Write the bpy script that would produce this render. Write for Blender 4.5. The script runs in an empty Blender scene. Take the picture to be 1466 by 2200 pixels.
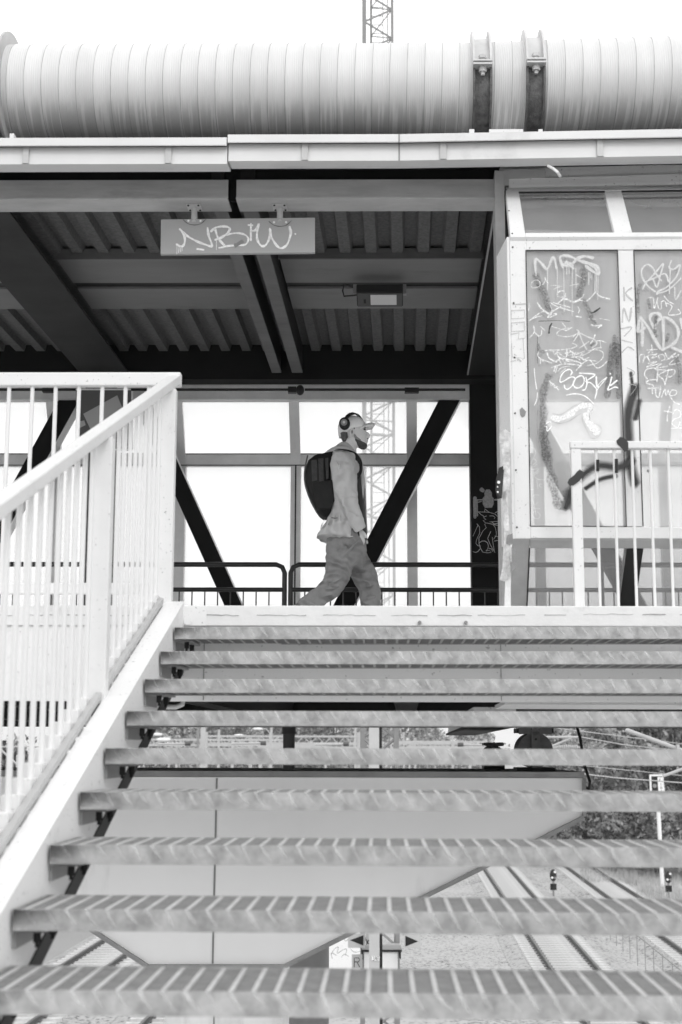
import bpy, bmesh, math, random
from math import radians, sin, cos, tan, atan, pi, sqrt
from mathutils import Vector, Matrix
random.seed(7)
S = bpy.context.scene
COL = S.collection

# ------------------------------------------------------------------ camera, sky, sun, exposure
F = 3054.0; TH = radians(9.48); RO = radians(0.15); CZ = 7.2      # focal length in photo px, pitch, roll, eye height over the tracks
CAM = Vector((0, 0, CZ))
_R = Vector((1, 0, 0)); _U = Vector((0, -sin(TH), cos(TH))); FW = Vector((0, cos(TH), sin(TH)))
RT = _R*cos(RO) + _U*sin(RO); UP = -_R*sin(RO) + _U*cos(RO)
cd = bpy.data.cameras.new('camera'); cam = bpy.data.objects.new('camera', cd); COL.objects.link(cam)
cd.sensor_fit = 'HORIZONTAL'; cd.sensor_width = 24.0; cd.lens = F/1466*24.0
cd.clip_start = 0.05; cd.clip_end = 3000
cd.dof.use_dof = True; cd.dof.focus_distance = 10.6; cd.dof.aperture_fstop = 4.0
M4 = Matrix((( RT.x, UP.x, -FW.x, CAM.x), (RT.y, UP.y, -FW.y, CAM.y), (RT.z, UP.z, -FW.z, CAM.z), (0, 0, 0, 1)))
cam.matrix_world = M4
S.camera = cam

w = bpy.data.worlds.new("World"); S.world = w; w.use_nodes = True
nt = w.node_tree; nt.nodes.clear()
SUN_EL = radians(36); SUN_AZ = radians(160)        # compass style, sun behind the camera to the right
sky = nt.nodes.new('ShaderNodeTexSky'); sky.sky_type = 'NISHITA'; sky.sun_disc = False
sky.sun_elevation = SUN_EL; sky.sun_rotation = SUN_AZ; sky.dust_density = 4
bw = nt.nodes.new('ShaderNodeRGBToBW'); mx = nt.nodes.new('ShaderNodeMixRGB'); mx.inputs[0].default_value = 0.8
mx.inputs[2].default_value = (13.6, 13.6, 13.6, 1)   # even overcast cloud, black and white like the photograph
bg = nt.nodes.new('ShaderNodeBackground'); bg.inputs[1].default_value = 0.12
wo = nt.nodes.new('ShaderNodeOutputWorld')
L = nt.links.new
L(sky.outputs[0], bw.inputs[0]); L(bw.outputs[0], mx.inputs[1]); L(mx.outputs[0], bg.inputs[0]); L(bg.outputs[0], wo.inputs[0])
sd = bpy.data.lights.new('sun', 'SUN'); sun = bpy.data.objects.new('sun', sd); COL.objects.link(sun)
sd.energy = 0.65; sd.angle = radians(16); sd.color = (1, 1, 1)
sdir = Vector((sin(SUN_AZ)*cos(SUN_EL), cos(SUN_AZ)*cos(SUN_EL), sin(SUN_EL)))
sun.rotation_euler = sdir.to_track_quat('Z', 'Y').to_euler()
S.view_settings.view_transform = 'Standard'; S.view_settings.look = 'None'; S.view_settings.exposure = 0.03
S.view_settings.gamma = 1.0; S.view_settings.use_curve_mapping = False

# ------------------------------------------------------------------ geometry helpers
def ray(px, py): return FW + RT*((px-733)/F) + UP*((1100-py)/F)
def at(px, py, Y):
    r = ray(px, py); return CAM + r*(Y/r.y)
def at_h(px, py, h):
    r = ray(px, py); return CAM + r*(h/r.z)
class Frame:
    """oblique frame at the camera's foot: u along the bridge, v away, h over the eye"""
    def __init__(s, eu, ev): s.eu = Vector(eu); s.ev = Vector(ev); s.n = Vector((-s.eu.y, s.eu.x, 0)); s.nv = s.n.dot(s.ev)
    def p(s, u, v, h): return CAM + s.eu*u + s.ev*v + Vector((0, 0, h))
    def px(s, px, py, v):
        r = ray(px, py); t = v*s.nv/s.n.dot(r); q = r*t - s.ev*v
        return (q.x/s.eu.x, q.z) if abs(s.eu.x) > .5 else None
    def inv(s, P):
        q = P-CAM; v = s.n.dot(q)/s.nv; u = (q - s.ev*v).x/s.eu.x
        return u, v, q.z
FB = Frame((1, -0.0122, 0), (0.0459, 1, 0))
_a = math.atan(0.0410)
FS = Frame((cos(_a), -sin(_a), 0), (.0295, 1, 0))
DK = 0.65                                            # deck level over the eye

class Plane:
    def __init__(s, a, b, c):                         # three points; normal made to face the camera
        s.o = a; n = (b-a).cross(c-a).normalized()
        s.n = n if n.dot(CAM-a) > 0 else -n
    def hit(s, px, py, off=0.0):
        r = ray(px, py); t = (s.o + s.n*off - CAM).dot(s.n)/r.dot(s.n); return CAM + r*t

class MB:
    def __init__(s): s.v = []; s.f = []; s.a = None
    def add(s, vs, fs):
        n = len(s.v); s.v += [Vector(q) for q in vs]; s.f += [tuple(i+n for i in f) for f in fs]; return s
    def hexa(s, c): return s.add(c, [(0,3,2,1),(4,5,6,7),(0,1,5,4),(1,2,6,5),(2,3,7,6),(3,0,4,7)])
    def fbox(s, fr, u0, u1, v0, v1, h0, h1):
        P = fr.p
        return s.hexa([P(u0,v0,h0),P(u1,v0,h0),P(u1,v1,h0),P(u0,v1,h0),P(u0,v0,h1),P(u1,v0,h1),P(u1,v1,h1),P(u0,v1,h1)])
    def rbox(s, fr, x0, y0, x1, y1, v, d):            # box standing at depth v whose front shows as that pixel rectangle
        ym = (y0+y1)/2; xm = (x0+x1)/2
        u0 = fr.px(x0, ym, v)[0]; u1 = fr.px(x1, ym, v)[0]; h1 = fr.px(xm, y0, v)[1]; h0 = fr.px(xm, y1, v)[1]
        return s.fbox(fr, u0, u1, v, v+d, h0, h1)
    def box(s, c, sx, sy, sz, rot=None):
        q = []
        for k in (-1, 1):
            for (i, j) in ((-1,-1),(1,-1),(1,1),(-1,1)):
                w_ = Vector((i*sx/2, j*sy/2, k*sz/2)); q.append(Vector(c) + (rot @ w_ if rot else w_))
        return s.hexa(q)
    def bar(s, p, q, w_, d, up=(0,0,1)):              # rectangular bar p->q, w_ across, d along 'up'
        p = Vector(p); q = Vector(q); t = (q-p).normalized(); x = t.cross(Vector(up)).normalized(); z = x.cross(t).normalized()
        c = []
        for e in (p, q):
            for (i, j) in ((-1,-1),(1,-1),(1,1),(-1,1)): c.append(e + x*(i*w_/2) + z*(j*d/2))
        return s.hexa(c)
    def tube(s, pts, r, n=8, cap=True):
        pts = [Vector(q) for q in pts]; rs = r if isinstance(r, (list, tuple)) else [r]*len(pts)
        t0 = (pts[1]-pts[0]).normalized(); a = t0.orthogonal().normalized(); b0 = len(s.v)
        for i, q in enumerate(pts):
            t = (pts[min(i+1, len(pts)-1)] - pts[max(i-1, 0)]).normalized()
            a = (a - t*a.dot(t)).normalized(); b = t.cross(a)
            for k in range(n):
                g = 2*pi*k/n; s.v.append(q + a*(rs[i]*cos(g)) + b*(rs[i]*sin(g)))
        for i in range(len(pts)-1):
            for k in range(n):
                k2 = (k+1) % n; s.f.append((b0+i*n+k, b0+i*n+k2, b0+(i+1)*n+k2, b0+(i+1)*n+k))
        if cap: s.f.append(tuple(b0+k for k in range(n-1, -1, -1))); e = b0+(len(pts)-1)*n; s.f.append(tuple(e+k for k in range(n)))
        return s
    def cyl(s, p, q, r, n=16): return s.tube([p, q], r, n)
    def prism(s, poly, dvec):                          # planar polygon of 3D points pushed along dvec
        n = len(poly); d = Vector(dvec)
        return s.add(list(poly) + [Vector(q)+d for q in poly], [tuple(range(n)), tuple(range(2*n-1, n-1, -1))] +
                     [(i, i+n, (i+1) % n + n, (i+1) % n) for i in range(n)])
    def poly_on(s, pl, pts, thick, off=0.0):           # pixel polygon laid on a plane, thick going away from the viewer
        return s.prism([pl.hit(x, y, off) for x, y in pts], -pl.n*thick)
    def loft(s, rings, closed=True, caps=True):
        b0 = len(s.v); n = len(rings[0])
        for r in rings: s.v += [Vector(q) for q in r]
        for i in range(len(rings)-1):
            for k in range(n if closed else n-1):
                k2 = (k+1) % n; s.f.append((b0+i*n+k, b0+i*n+k2, b0+(i+1)*n+k2, b0+(i+1)*n+k))
        if caps and closed: s.f.append(tuple(b0+k for k in range(n-1, -1, -1))); e = b0+(len(rings)-1)*n; s.f.append(tuple(e+k for k in range(n)))
        return s
    def ell(s, c, rx, ry, rz, n=16, m=10, rot=None):
        rings = []
        for i in range(m+1):
            t = -pi/2 + pi*i/m; t = max(-pi/2+.02, min(pi/2-.02, t))
            ring = []
            for k in range(n):
                g = 2*pi*k/n; q = Vector((rx*cos(t)*cos(g), ry*cos(t)*sin(g), rz*sin(t))); ring.append(Vector(c) + (rot @ q if rot else q))
            rings.append(ring)
        return s.loft(rings)
    def hull_fix(s): return s

def obj(name, mb, mat, parent=None, smooth=False, label=None, kind=None, bevel=0):
    me = bpy.data.meshes.new(name); me.from_pydata([tuple(q) for q in mb.v], [], mb.f); me.update()
    bm = bmesh.new(); bm.from_mesh(me); bmesh.ops.recalc_face_normals(bm, faces=bm.faces); bm.to_mesh(me); bm.free()
    if mat: me.materials.append(mat)
    if smooth:
        me.shade_smooth()
        if smooth != 'all': me.set_sharp_from_angle(angle=radians(38))
    if mb.a is not None:
        at_ = me.attributes.new('dens', 'FLOAT', 'POINT')
        at_.data.foreach_set('value', mb.a)
    o = bpy.data.objects.new(name, me); COL.objects.link(o)
    if parent:
        o.parent = parent
        top = parent
        while top.parent: top = top.parent
        if top.type == 'EMPTY' and parent is top: o.location = -top.location
        elif parent is not top: pass
    if label: o['label'] = label
    if kind: o['kind'] = kind
    if bevel:
        b = o.modifiers.new('bevel', 'BEVEL'); b.width = bevel; b.segments = 2; b.limit_method = 'ANGLE'
    return o
def thing(name, label, cat, loc=(0, 0, 0), group=None):
    o = bpy.data.objects.new(name, None); COL.objects.link(o); o.location = loc; o.empty_display_size = .1
    o['label'] = label; o['category'] = cat
    if group: o['group'] = group
    return o
def tag(o, label, cat, group=None):
    o['label'] = label; o['category'] = cat
    if group: o['group'] = group
    return o
def struct(o, kind='structure'): o['kind'] = kind; return o
def dup(root, delta, label=None, rz=0, scale=None):
    def cp(o, par):
        c = o.copy(); COL.objects.link(c); c.parent = par
        for ch in [k for k in root_children[o.name]]: cp(ch, c)
        return c
    root_children = {}
    def walk(o):
        root_children[o.name] = list(o.children)
        for k in o.children: walk(k)
    walk(root)
    c = cp(root, None); c.location = Vector(root.location) + Vector(delta)
    if rz: c.rotation_euler.z += rz
    if scale: c.scale = (scale, scale, scale)
    if label: c['label'] = label
    return c

# ------------------------------------------------------------------ materials (all grey: the photograph is black and white)
def mat(name, val, rough=.6, var=.0, scale=5.0, bump=.0, bscale=None, metal=0.0, spec=.4, stretch=(1,1,1), dark=0, dscale=3, coat=0, chips=0):
    m = bpy.data.materials.new(name); m.use_nodes = True; t = m.node_tree; N = t.nodes; b = N['Principled BSDF']
    b.inputs['Roughness'].default_value = rough; b.inputs['Metallic'].default_value = metal
    b.inputs['Specular IOR Level'].default_value = spec; b.inputs['Coat Weight'].default_value = coat
    b.inputs['Base Color'].default_value = (val, val, val, 1)
    tc = N.new('ShaderNodeTexCoord'); mp = N.new('ShaderNodeMapping'); mp.inputs['Scale'].default_value = stretch
    t.links.new(tc.outputs['Object'], mp.inputs[0])
    if var or dark:
        n1 = N.new('ShaderNodeTexNoise'); n1.inputs['Scale'].default_value = scale; n1.inputs['Detail'].default_value = 8; n1.inputs['Roughness'].default_value = .65
        t.links.new(mp.outputs[0], n1.inputs['Vector'])
        r = N.new('ShaderNodeValToRGB'); lo = max(0, val*(1-var)); hi = min(1, val*(1+var))
        r.color_ramp.elements[0].position = .3; r.color_ramp.elements[0].color = (lo, lo, lo, 1)
        r.color_ramp.elements[1].position = .7; r.color_ramp.elements[1].color = (hi, hi, hi, 1)
        t.links.new(n1.outputs[0], r.inputs[0]); out = r.outputs[0]
        if dark:                                       # rare darker stains and chips
            n2 = N.new('ShaderNodeTexNoise'); n2.inputs['Scale'].default_value = dscale; n2.inputs['Detail'].default_value = 10; n2.inputs['Roughness'].default_value = .7
            t.links.new(mp.outputs[0], n2.inputs['Vector'])
            r2 = N.new('ShaderNodeValToRGB'); r2.color_ramp.elements[0].position = .58; r2.color_ramp.elements[0].color = (0,0,0,1); r2.color_ramp.elements[1].position = .72; r2.color_ramp.elements[1].color = (1,1,1,1)
            t.links.new(n2.outputs[0], r2.inputs[0])
            ml = N.new('ShaderNodeMath'); ml.operation = 'MULTIPLY'; ml.inputs[1].default_value = dark; t.links.new(r2.outputs[0], ml.inputs[0])
            mi = N.new('ShaderNodeMixRGB'); mi.blend_type = 'MIX'; t.links.new(ml.outputs[0], mi.inputs[0]); t.links.new(out, mi.inputs[1]); q = val*.35; mi.inputs[2].default_value = (q, q, q, 1)
            out = mi.outputs[0]
        if chips:                                      # small chips, scratches and rust specks
            n4 = N.new('ShaderNodeTexNoise'); n4.inputs['Scale'].default_value = chips; n4.inputs['Detail'].default_value = 5; t.links.new(tc.outputs['Object'], n4.inputs['Vector'])
            r4 = N.new('ShaderNodeValToRGB'); r4.color_ramp.elements[0].position = .66; r4.color_ramp.elements[0].color = (0,0,0,1); r4.color_ramp.elements[1].position = .70; r4.color_ramp.elements[1].color = (.8,.8,.8,1)
            t.links.new(n4.outputs[0], r4.inputs[0]); m5 = N.new('ShaderNodeMixRGB'); t.links.new(r4.outputs[0], m5.inputs[0]); t.links.new(out, m5.inputs[1]); q = val*.4; m5.inputs[2].default_value = (q, q, q, 1); out = m5.outputs[0]
        t.links.new(out, b.inputs['Base Color'])
    if bump:
        n3 = N.new('ShaderNodeTexNoise'); n3.inputs['Scale'].default_value = bscale or scale*3; n3.inputs['Detail'].default_value = 6
        t.links.new(mp.outputs[0], n3.inputs['Vector']); bp = N.new('ShaderNodeBump'); bp.inputs['Strength'].default_value = bump; bp.inputs['Distance'].default_value = .02
        t.links.new(n3.outputs[0], bp.inputs['Height']); t.links.new(bp.outputs[0], b.inputs['Normal'])
    return m
M = {}
M['baluster'] = mat('baluster_paint', .74, .45, .03, 2)
M['white'] = mat('white_paint', .80, .45, .04, 3, .05, 12, dark=.3, dscale=2.6, chips=70)
M['white_rail'] = mat('white_rail_paint', .73, .4, .04, 4, dark=.12, dscale=5, chips=80)
M['rail_shade'] = mat('rail_shaded_strip', .45, .5, .04, 4)  # grey stands in for the shade along the bottom rail
M['alu'] = mat('white_window_frame', .73, .4, .05, 2, .03, 20, dark=.4, dscale=5, chips=75)
M['fascia'] = mat('fascia_paint', .82, .5, .03, 1.2, dark=.35, dscale=3.5, chips=60)
M['lip'] = mat('painted_concrete_lip', .76, .7, .05, 6, .12, 25, dark=.35, dscale=5)
M['galv'] = mat('galvanised_steel', .42, .42, .28, 22, .15, 60, metal=.25, dark=.35, dscale=9)
M['galv_bar'] = mat('galvanised_bar', .50, .5, .15, 10)
M['grate'] = mat('grating_steel', .27, .6, .2, 30)
M['dark'] = mat('black_steel_paint', .010, .6, .25, 3, spec=.08)
M['dark2'] = mat('dark_grey_steel_paint', .022, .5, .25, 2.5, spec=.12)
M['under2'] = mat('left_beam_paint', .030, .6, .25, 3, spec=.1)
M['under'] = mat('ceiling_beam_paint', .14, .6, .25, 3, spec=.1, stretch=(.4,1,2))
M['floor'] = mat('deck_floor', .78, .8, .15, 3, dark=.3)
M['beam'] = mat('front_beam_paint', .44, .6, .25, 3, .1, 20, spec=.15, stretch=(.4,1,2), dark=.4, dscale=5)
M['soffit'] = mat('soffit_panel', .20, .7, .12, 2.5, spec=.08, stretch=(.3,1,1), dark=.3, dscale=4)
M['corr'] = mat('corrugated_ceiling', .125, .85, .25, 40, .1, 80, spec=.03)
M['fgrey'] = mat('far_window_frame', .72, .4, .12, 4, metal=.2)
M['pier'] = mat('pier_cladding', .90, .5, .05, .8, .05, 2, dark=.5, dscale=1.3, stretch=(1,1,.22))
M['pier_edge'] = mat('pier_edge_trim', .30, .6, .2, 6, dark=.5, dscale=8)
M['sign'] = mat('sign_panel', .37, .4, .03, 3)
M['hand'] = mat('handrail_black', .02, .35, .2, 3)
M['steel'] = mat('bright_steel', .55, .35, .15, 9, metal=.2)
M['mid'] = mat('mid_grey_paint', .25, .5, .1, 5)
M['lowframe'] = mat('lower_frame_paint', .36, .5, .15, 5, dark=.3, dscale=5)
M['black'] = mat('black', .012, .5)
M['text_w'] = mat('white_letters', .85, .6)
M['gutter'] = mat('gutter_paint', .68, .35, .06, 1.5, .3, 3, dark=.3, dscale=1.8)
def nodes_mat(name):
    m = bpy.data.materials.new(name); m.use_nodes = True; t = m.node_tree; return m, t, t.nodes, t.nodes['Principled BSDF'], t.nodes['Material Output']
def glass_mat(name, clear, dirt, trans=.5, gloss=.1, var=.05):
    """dusty single glazing: mostly clear, partly a pale film that scatters light on both sides"""
    m, t, N, b, o = nodes_mat(name)
    tr = N.new('ShaderNodeBsdfTransparent'); df = N.new('ShaderNodeBsdfDiffuse'); tl = N.new('ShaderNodeBsdfTranslucent'); gl = N.new('ShaderNodeBsdfGlossy')
    df.inputs[0].default_value = (dirt, dirt, dirt, 1); tl.inputs[0].default_value = (dirt, dirt, dirt, 1); gl.inputs['Roughness'].default_value = .03
    a = N.new('ShaderNodeMixShader'); a.inputs[0].default_value = trans; t.links.new(df.outputs[0], a.inputs[1]); t.links.new(tl.outputs[0], a.inputs[2])
    c = N.new('ShaderNodeMixShader'); t.links.new(a.outputs[0], c.inputs[1]); t.links.new(tr.outputs[0], c.inputs[2])
    tc = N.new('ShaderNodeTexCoord'); n1 = N.new('ShaderNodeTexNoise'); n1.inputs['Scale'].default_value = 2.5; n1.inputs['Detail'].default_value = 9
    gm = N.new('ShaderNodeMapping'); gm.inputs['Scale'].default_value = (2.2, 1, .35); t.links.new(tc.outputs['Object'], gm.inputs[0]); t.links.new(gm.outputs[0], n1.inputs['Vector']); mr = N.new('ShaderNodeMapRange'); mr.inputs[1].default_value = .3; mr.inputs[2].default_value = .7
    mr.inputs[3].default_value = clear-var; mr.inputs[4].default_value = min(1, clear+var); t.links.new(n1.outputs[0], mr.inputs[0]); t.links.new(mr.outputs[0], c.inputs[0])
    d = N.new('ShaderNodeMixShader'); fr = N.new('ShaderNodeFresnel'); fr.inputs[0].default_value = 1.45
    mm = N.new('ShaderNodeMath'); mm.operation = 'MULTIPLY'; mm.inputs[1].default_value = gloss*10; t.links.new(fr.outputs[0], mm.inputs[0])
    t.links.new(mm.outputs[0], d.inputs[0]); t.links.new(c.outputs[0], d.inputs[1]); t.links.new(gl.outputs[0], d.inputs[2]); t.links.new(d.outputs[0], o.inputs[0]); return m
M['glass_far'] = glass_mat('far_window_glass', .72, .97, .92, .03, .0)
M['glass_near'] = glass_mat('dusty_glass', .64, .97, .30, .09, .06)
M['glass_top'] = glass_mat('dusty_top_glass', .45, .9, .3, .2, .03)
M['glass_low'] = glass_mat('dusty_low_glass', .70, .60, .3, .07)

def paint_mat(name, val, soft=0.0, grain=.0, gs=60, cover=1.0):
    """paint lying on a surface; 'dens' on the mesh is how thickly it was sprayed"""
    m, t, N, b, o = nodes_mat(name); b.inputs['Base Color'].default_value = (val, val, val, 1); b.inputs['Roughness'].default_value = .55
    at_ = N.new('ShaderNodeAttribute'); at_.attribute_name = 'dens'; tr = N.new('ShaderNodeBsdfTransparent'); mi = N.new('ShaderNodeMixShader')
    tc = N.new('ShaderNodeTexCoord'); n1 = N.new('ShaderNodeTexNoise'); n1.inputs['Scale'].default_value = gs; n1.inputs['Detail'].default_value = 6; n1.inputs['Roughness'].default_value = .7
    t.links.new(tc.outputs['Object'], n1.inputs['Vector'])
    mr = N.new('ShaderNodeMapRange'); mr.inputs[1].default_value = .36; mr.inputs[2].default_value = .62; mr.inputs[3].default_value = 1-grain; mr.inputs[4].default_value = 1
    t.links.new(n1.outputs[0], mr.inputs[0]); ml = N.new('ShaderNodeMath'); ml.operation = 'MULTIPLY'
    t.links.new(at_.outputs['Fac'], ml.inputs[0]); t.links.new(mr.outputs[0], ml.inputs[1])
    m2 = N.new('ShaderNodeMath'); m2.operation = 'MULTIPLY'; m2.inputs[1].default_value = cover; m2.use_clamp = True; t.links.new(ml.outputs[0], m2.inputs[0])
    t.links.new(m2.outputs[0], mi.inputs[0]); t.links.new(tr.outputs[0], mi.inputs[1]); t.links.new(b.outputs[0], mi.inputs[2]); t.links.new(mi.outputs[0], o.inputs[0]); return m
M['p_white'] = paint_mat('white_spray_paint', .95, grain=.25)
M['p_pale'] = paint_mat('pale_thin_paint', .72, grain=.25, cover=.75)
M['p_scratch'] = paint_mat('scratched_marker', .86, grain=.6, gs=90, cover=.95)
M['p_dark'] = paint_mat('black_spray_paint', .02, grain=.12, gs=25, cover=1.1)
M['p_worn'] = paint_mat('half_scrubbed_dark_paint', .07, grain=.9, gs=85, cover=.72)
M['p_reflect'] = paint_mat('bar_reflection_paint', .85, grain=.4, gs=45, cover=.85)  # pale streak colour for the painted reflections of the tread bars
M['p_grey'] = paint_mat('grey_marker', .28, grain=.35, gs=50)
M['p_greyl'] = paint_mat('faded_grey_marker', .5, grain=.4, gs=50, cover=.8)
M['p_line'] = paint_mat('pale_line_marker', .5, grain=.3, gs=80)

_st = [0]
def catmull(P, n=6):
    if len(P) < 3: return list(P)
    Q = [P[0]] + list(P) + [P[-1]]; out = []
    for i in range(1, len(Q)-2):
        p0, p1, p2, p3 = Q[i-1], Q[i], Q[i+1], Q[i+2]
        for k in range(n):
            t = k/n; out.append(tuple(.5*((2*p1[j]) + (-p0[j]+p2[j])*t + (2*p0[j]-5*p1[j]+4*p2[j]-p3[j])*t*t + (-p0[j]+3*p1[j]-3*p2[j]+p3[j])*t**3) for j in range(2)))
    out.append(tuple(P[-1])); return out
def stroke(mb, pl, pts, wpx, smooth=True, soft=0.25, taper=0):
    """a brushed or sprayed line: pixel polyline, laid on a plane of the scene, wpx wide"""
    if mb.a is None: mb.a = []
    P = catmull(pts) if smooth else list(pts)
    if len(P) == 1: P = [P[0], (P[0][0]+.5, P[0][1])]
    _st[0] += 1; base = .0022 + .00005*(_st[0] % 30); prof = [(-1, 0), (-1+soft, 1), (0, 1), (1-soft, 1), (1, 0)]
    b0 = len(mb.v); n = len(P); ext = wpx*.35
    d0 = (P[0][0]-P[1][0], P[0][1]-P[1][1]); l = math.hypot(*d0) or 1; P = [(P[0][0]+d0[0]/l*ext, P[0][1]+d0[1]/l*ext)] + P
    d0 = (P[-1][0]-P[-2][0], P[-1][1]-P[-2][1]); l = math.hypot(*d0) or 1; P = P + [(P[-1][0]+d0[0]/l*ext, P[-1][1]+d0[1]/l*ext)]
    n = len(P)
    for i in range(n):
        a = P[max(0, i-1)]; b = P[min(n-1, i+1)]; dx, dy = b[0]-a[0], b[1]-a[1]; l = math.hypot(dx, dy) or 1; nx, ny = -dy/l, dx/l
        wd = wpx/2 * (1 - taper*(i/(n-1))) * (1 if soft > .42 else (1 + .22*sin(i*.7 + _st[0]*1.7) + .1*sin(i*2.3+_st[0]))); e = .55 if i in (0, n-1) else 1
        for (q, dn) in prof:
            mb.v.append(pl.hit(P[i][0]+nx*q*wd*e, P[i][1]+ny*q*wd*e, base + .0009*i/n)); mb.a.append(0 if (i in (0, n-1) and soft > .3) else dn)
    for i in range(n-1):
        for k in range(4): mb.f.append((b0+i*5+k, b0+i*5+k+1, b0+(i+1)*5+k+1, b0+(i+1)*5+k))
def strokes(pl, lst, wpx, ox=0, oy=0, sc=1.0, **kw):
    mb = MB()
    for s_ in lst:
        ww = wpx
        if isinstance(s_[0], (int, float)): ww = s_[0]; s_ = s_[1:]
        stroke(mb, pl, [(ox+x/sc, oy+y/sc) for x, y in s_], ww, **kw)
    return mb

# ================================================================== the footbridge
PXJ = 493                                              # expansion joint, photo px
bridge = thing('footbridge', 'covered footbridge with white edge beam, black steel truss and corrugated ceiling above the stairs', 'footbridge', FB.p(0, 9.5, DK))
def Bp(name, mb, m, **k): return obj(name, mb, m, bridge, **k)
W = 7.5                                                # half length built
lipb = FB.px(733, 1345, 6.5)[1]
Bp('edge_lip', MB().fbox(FB, -W, W, 6.5, 6.62, lipb, DK), M['lip'], bevel=.004)
Bp('edge_beam', MB().fbox(FB, -W, W, 6.512, 6.60, .215, lipb-.001), M['fascia'])
for x in (438, 1077, -230): u = FB.px(x, 1450, 6.51)[0]; Bp('panel_seam', MB().fbox(FB, u-.0015, u+.0015, 6.507, 6.511, .22, lipb-.004), M['mid'])
# crack along the lip
PL_lip = Plane(FB.p(0, 6.5, 0), FB.p(1, 6.5, 0), FB.p(0, 6.5, 1))
mb = MB(); x = -60
while x < 1500:
    pts = []; n = random.randint(5, 12)
    for i in range(n): pts.append((x, 1322 + random.uniform(-1.2, 1.2) - (2 if x > 1250 else 0))); x += random.uniform(6, 16)
    stroke(mb, PL_lip, pts, random.uniform(.9, 2.0), smooth=False, soft=.2); x += random.uniform(0, 30)
Bp('lip_crack', mb, M['p_grey'])
for x, y in ((902, 1340), (1001, 1340)):
    P0 = PL_lip.hit(x, y-2, 0); n = PL_lip.n
    Bp('bolt', MB().cyl(P0, P0+n*.012, .009, 6), M['mid'])
P0 = PL_lip.hit(404, 1334); Bp('bolt', MB().cyl(P0, P0+PL_lip.n*.012, .02, 12), M['white'], smooth=True)
mb = MB().poly_on(Plane(FB.p(0,6.494,0),FB.p(1,6.494,0),FB.p(0,6.494,1)), [(392, 1304), (444, 1304), (444, 1344), (392, 1344)], .004)
Bp('splice_plate', mb, M['white'])
Bp('deck', MB().fbox(FB, -W, W, 6.62, 12.75, .44, DK-.02), M['dark2'])
Bp('deck_floor', MB().fbox(FB, -W, W, 6.622, 12.6, DK-.018, DK-.001), M['floor'])
mb = MB()
for k in range(-7, 8): mb.fbox(FB, k*1.05-.06, k*1.05+.06, 6.62, 12.6, .225, .438)
Bp('floor_beam', mb, M['dark'])
Bp('far_edge_beam', MB().fbox(FB, -W, W, 12.6, 12.75, .19, .438), M['dark2'])
g0 = FB.px(1018, 1575, 7.6)[0]; g1 = FB.px(1110, 1575, 7.6)[0]
Bp('bearing_girder', MB().fbox(FB, g0, g1, 7.6, 12.2, .135, .222), M['fascia'])
Bp('girder_flange', MB().fbox(FB, g0-.02, g1, 7.55, 12.2, .118, .134), M['dark'])
g2 = FB.px(1440, 1540, 6.7)[0]
Bp('soffit_plate', MB().fbox(FB, FB.px(1082, 1520, 6.7)[0], W, 6.62, 7.35, .205, .2245), M['fascia'])

# far truss
vT = 12.12
def diag(x0, y0, x1, y1, wpx, m='dark', d=.12):
    pl = Plane(FB.p(0, vT, 0), FB.p(1, vT, 0), FB.p(0, vT, 1))
    mb = MB().poly_on(pl, [(x0-wpx/2, y0), (x0+wpx/2, y0), (x1+wpx/2, y1), (x1-wpx/2, y1)], d)
    Bp('diagonal_brace', mb, M[m])
    # pale worn edge flange on the right of each brace
    Bp('brace_flange', MB().poly_on(Plane(FB.p(0,vT-.02,0),FB.p(1,vT-.02,0),FB.p(0,vT-.02,1)), [(x0+wpx/2, y0), (x0+wpx/2+2, y0), (x1+wpx/2+2, y1), (x1+wpx/2, y1)], d+.04), M['fgrey'])
diag(977, 838, 716, 1345, 45); diag(294, 838, 521, 1345, 38)
diag(160, 838, -120, 1345, 44); diag(1112, 838, 1392, 1345, 44)
for xc, yt in ((210, 832), (1046, 832)):
    Bp('column', MB().rbox(FB, xc-34, 780, xc+34, 1345, 12.08, .26), M['dark'], bevel=.006)
u, h = FB.px(1046, 1000, 12.08); Bp('column', MB().fbox(FB, u+3.42-.13, u+3.42+.13, 12.08, 12.34, DK, 3.2), M['dark'])

# far glazed side: frame and panes
vW = 12.45; vU = 12.1; hT = 2.56; hU = 3.14
mull = [-135, 118, 386, 635, 886, 1160, 1431, 1700]
frame = MB()
def usz(px, v=vW, y=1100): return FB.px(px, y, v)[0]
hw = .045
for m_ in mull:
    u = usz(m_); frame.fbox(FB, u-hw, u+hw, vW, vW+.09, DK, hT-.05)
    P = FB.p; a, b = P(u-hw, vW, hT-.05), P(u+hw, vW, hT-.05); c, d = P(u+hw, vU, hU), P(u-hw, vU, hU); o_ = Vector((0, .09, 0))
    frame.hexa([a, b, b+o_, a+o_, d, c, c+o_, d+o_])
frame.fbox(FB, -W, W, vW-.004, vW+.1, hT-.055, hT+.045)
frame.fbox(FB, -W, W, vW-.004, vW+.1, DK, DK+.03)
frame.fbox(FB, -W, W, vU-.006, vU+.1, hU-.12, hU+.02)
Bp('far_window_frame', frame, M['fgrey'])
seam = MB(); u = usz(635); seam.fbox(FB, u-.006, u+.006, vW-.006, vW-.001, DK, hT-.06)
for s_ in (-1, 1): seam.fbox(FB, -W, W, vW-.008, vW-.0045, hT-.005+s_*.052-.004, hT-.005+s_*.052+.004)
Bp('frame_gasket', seam, M['black'])
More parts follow.
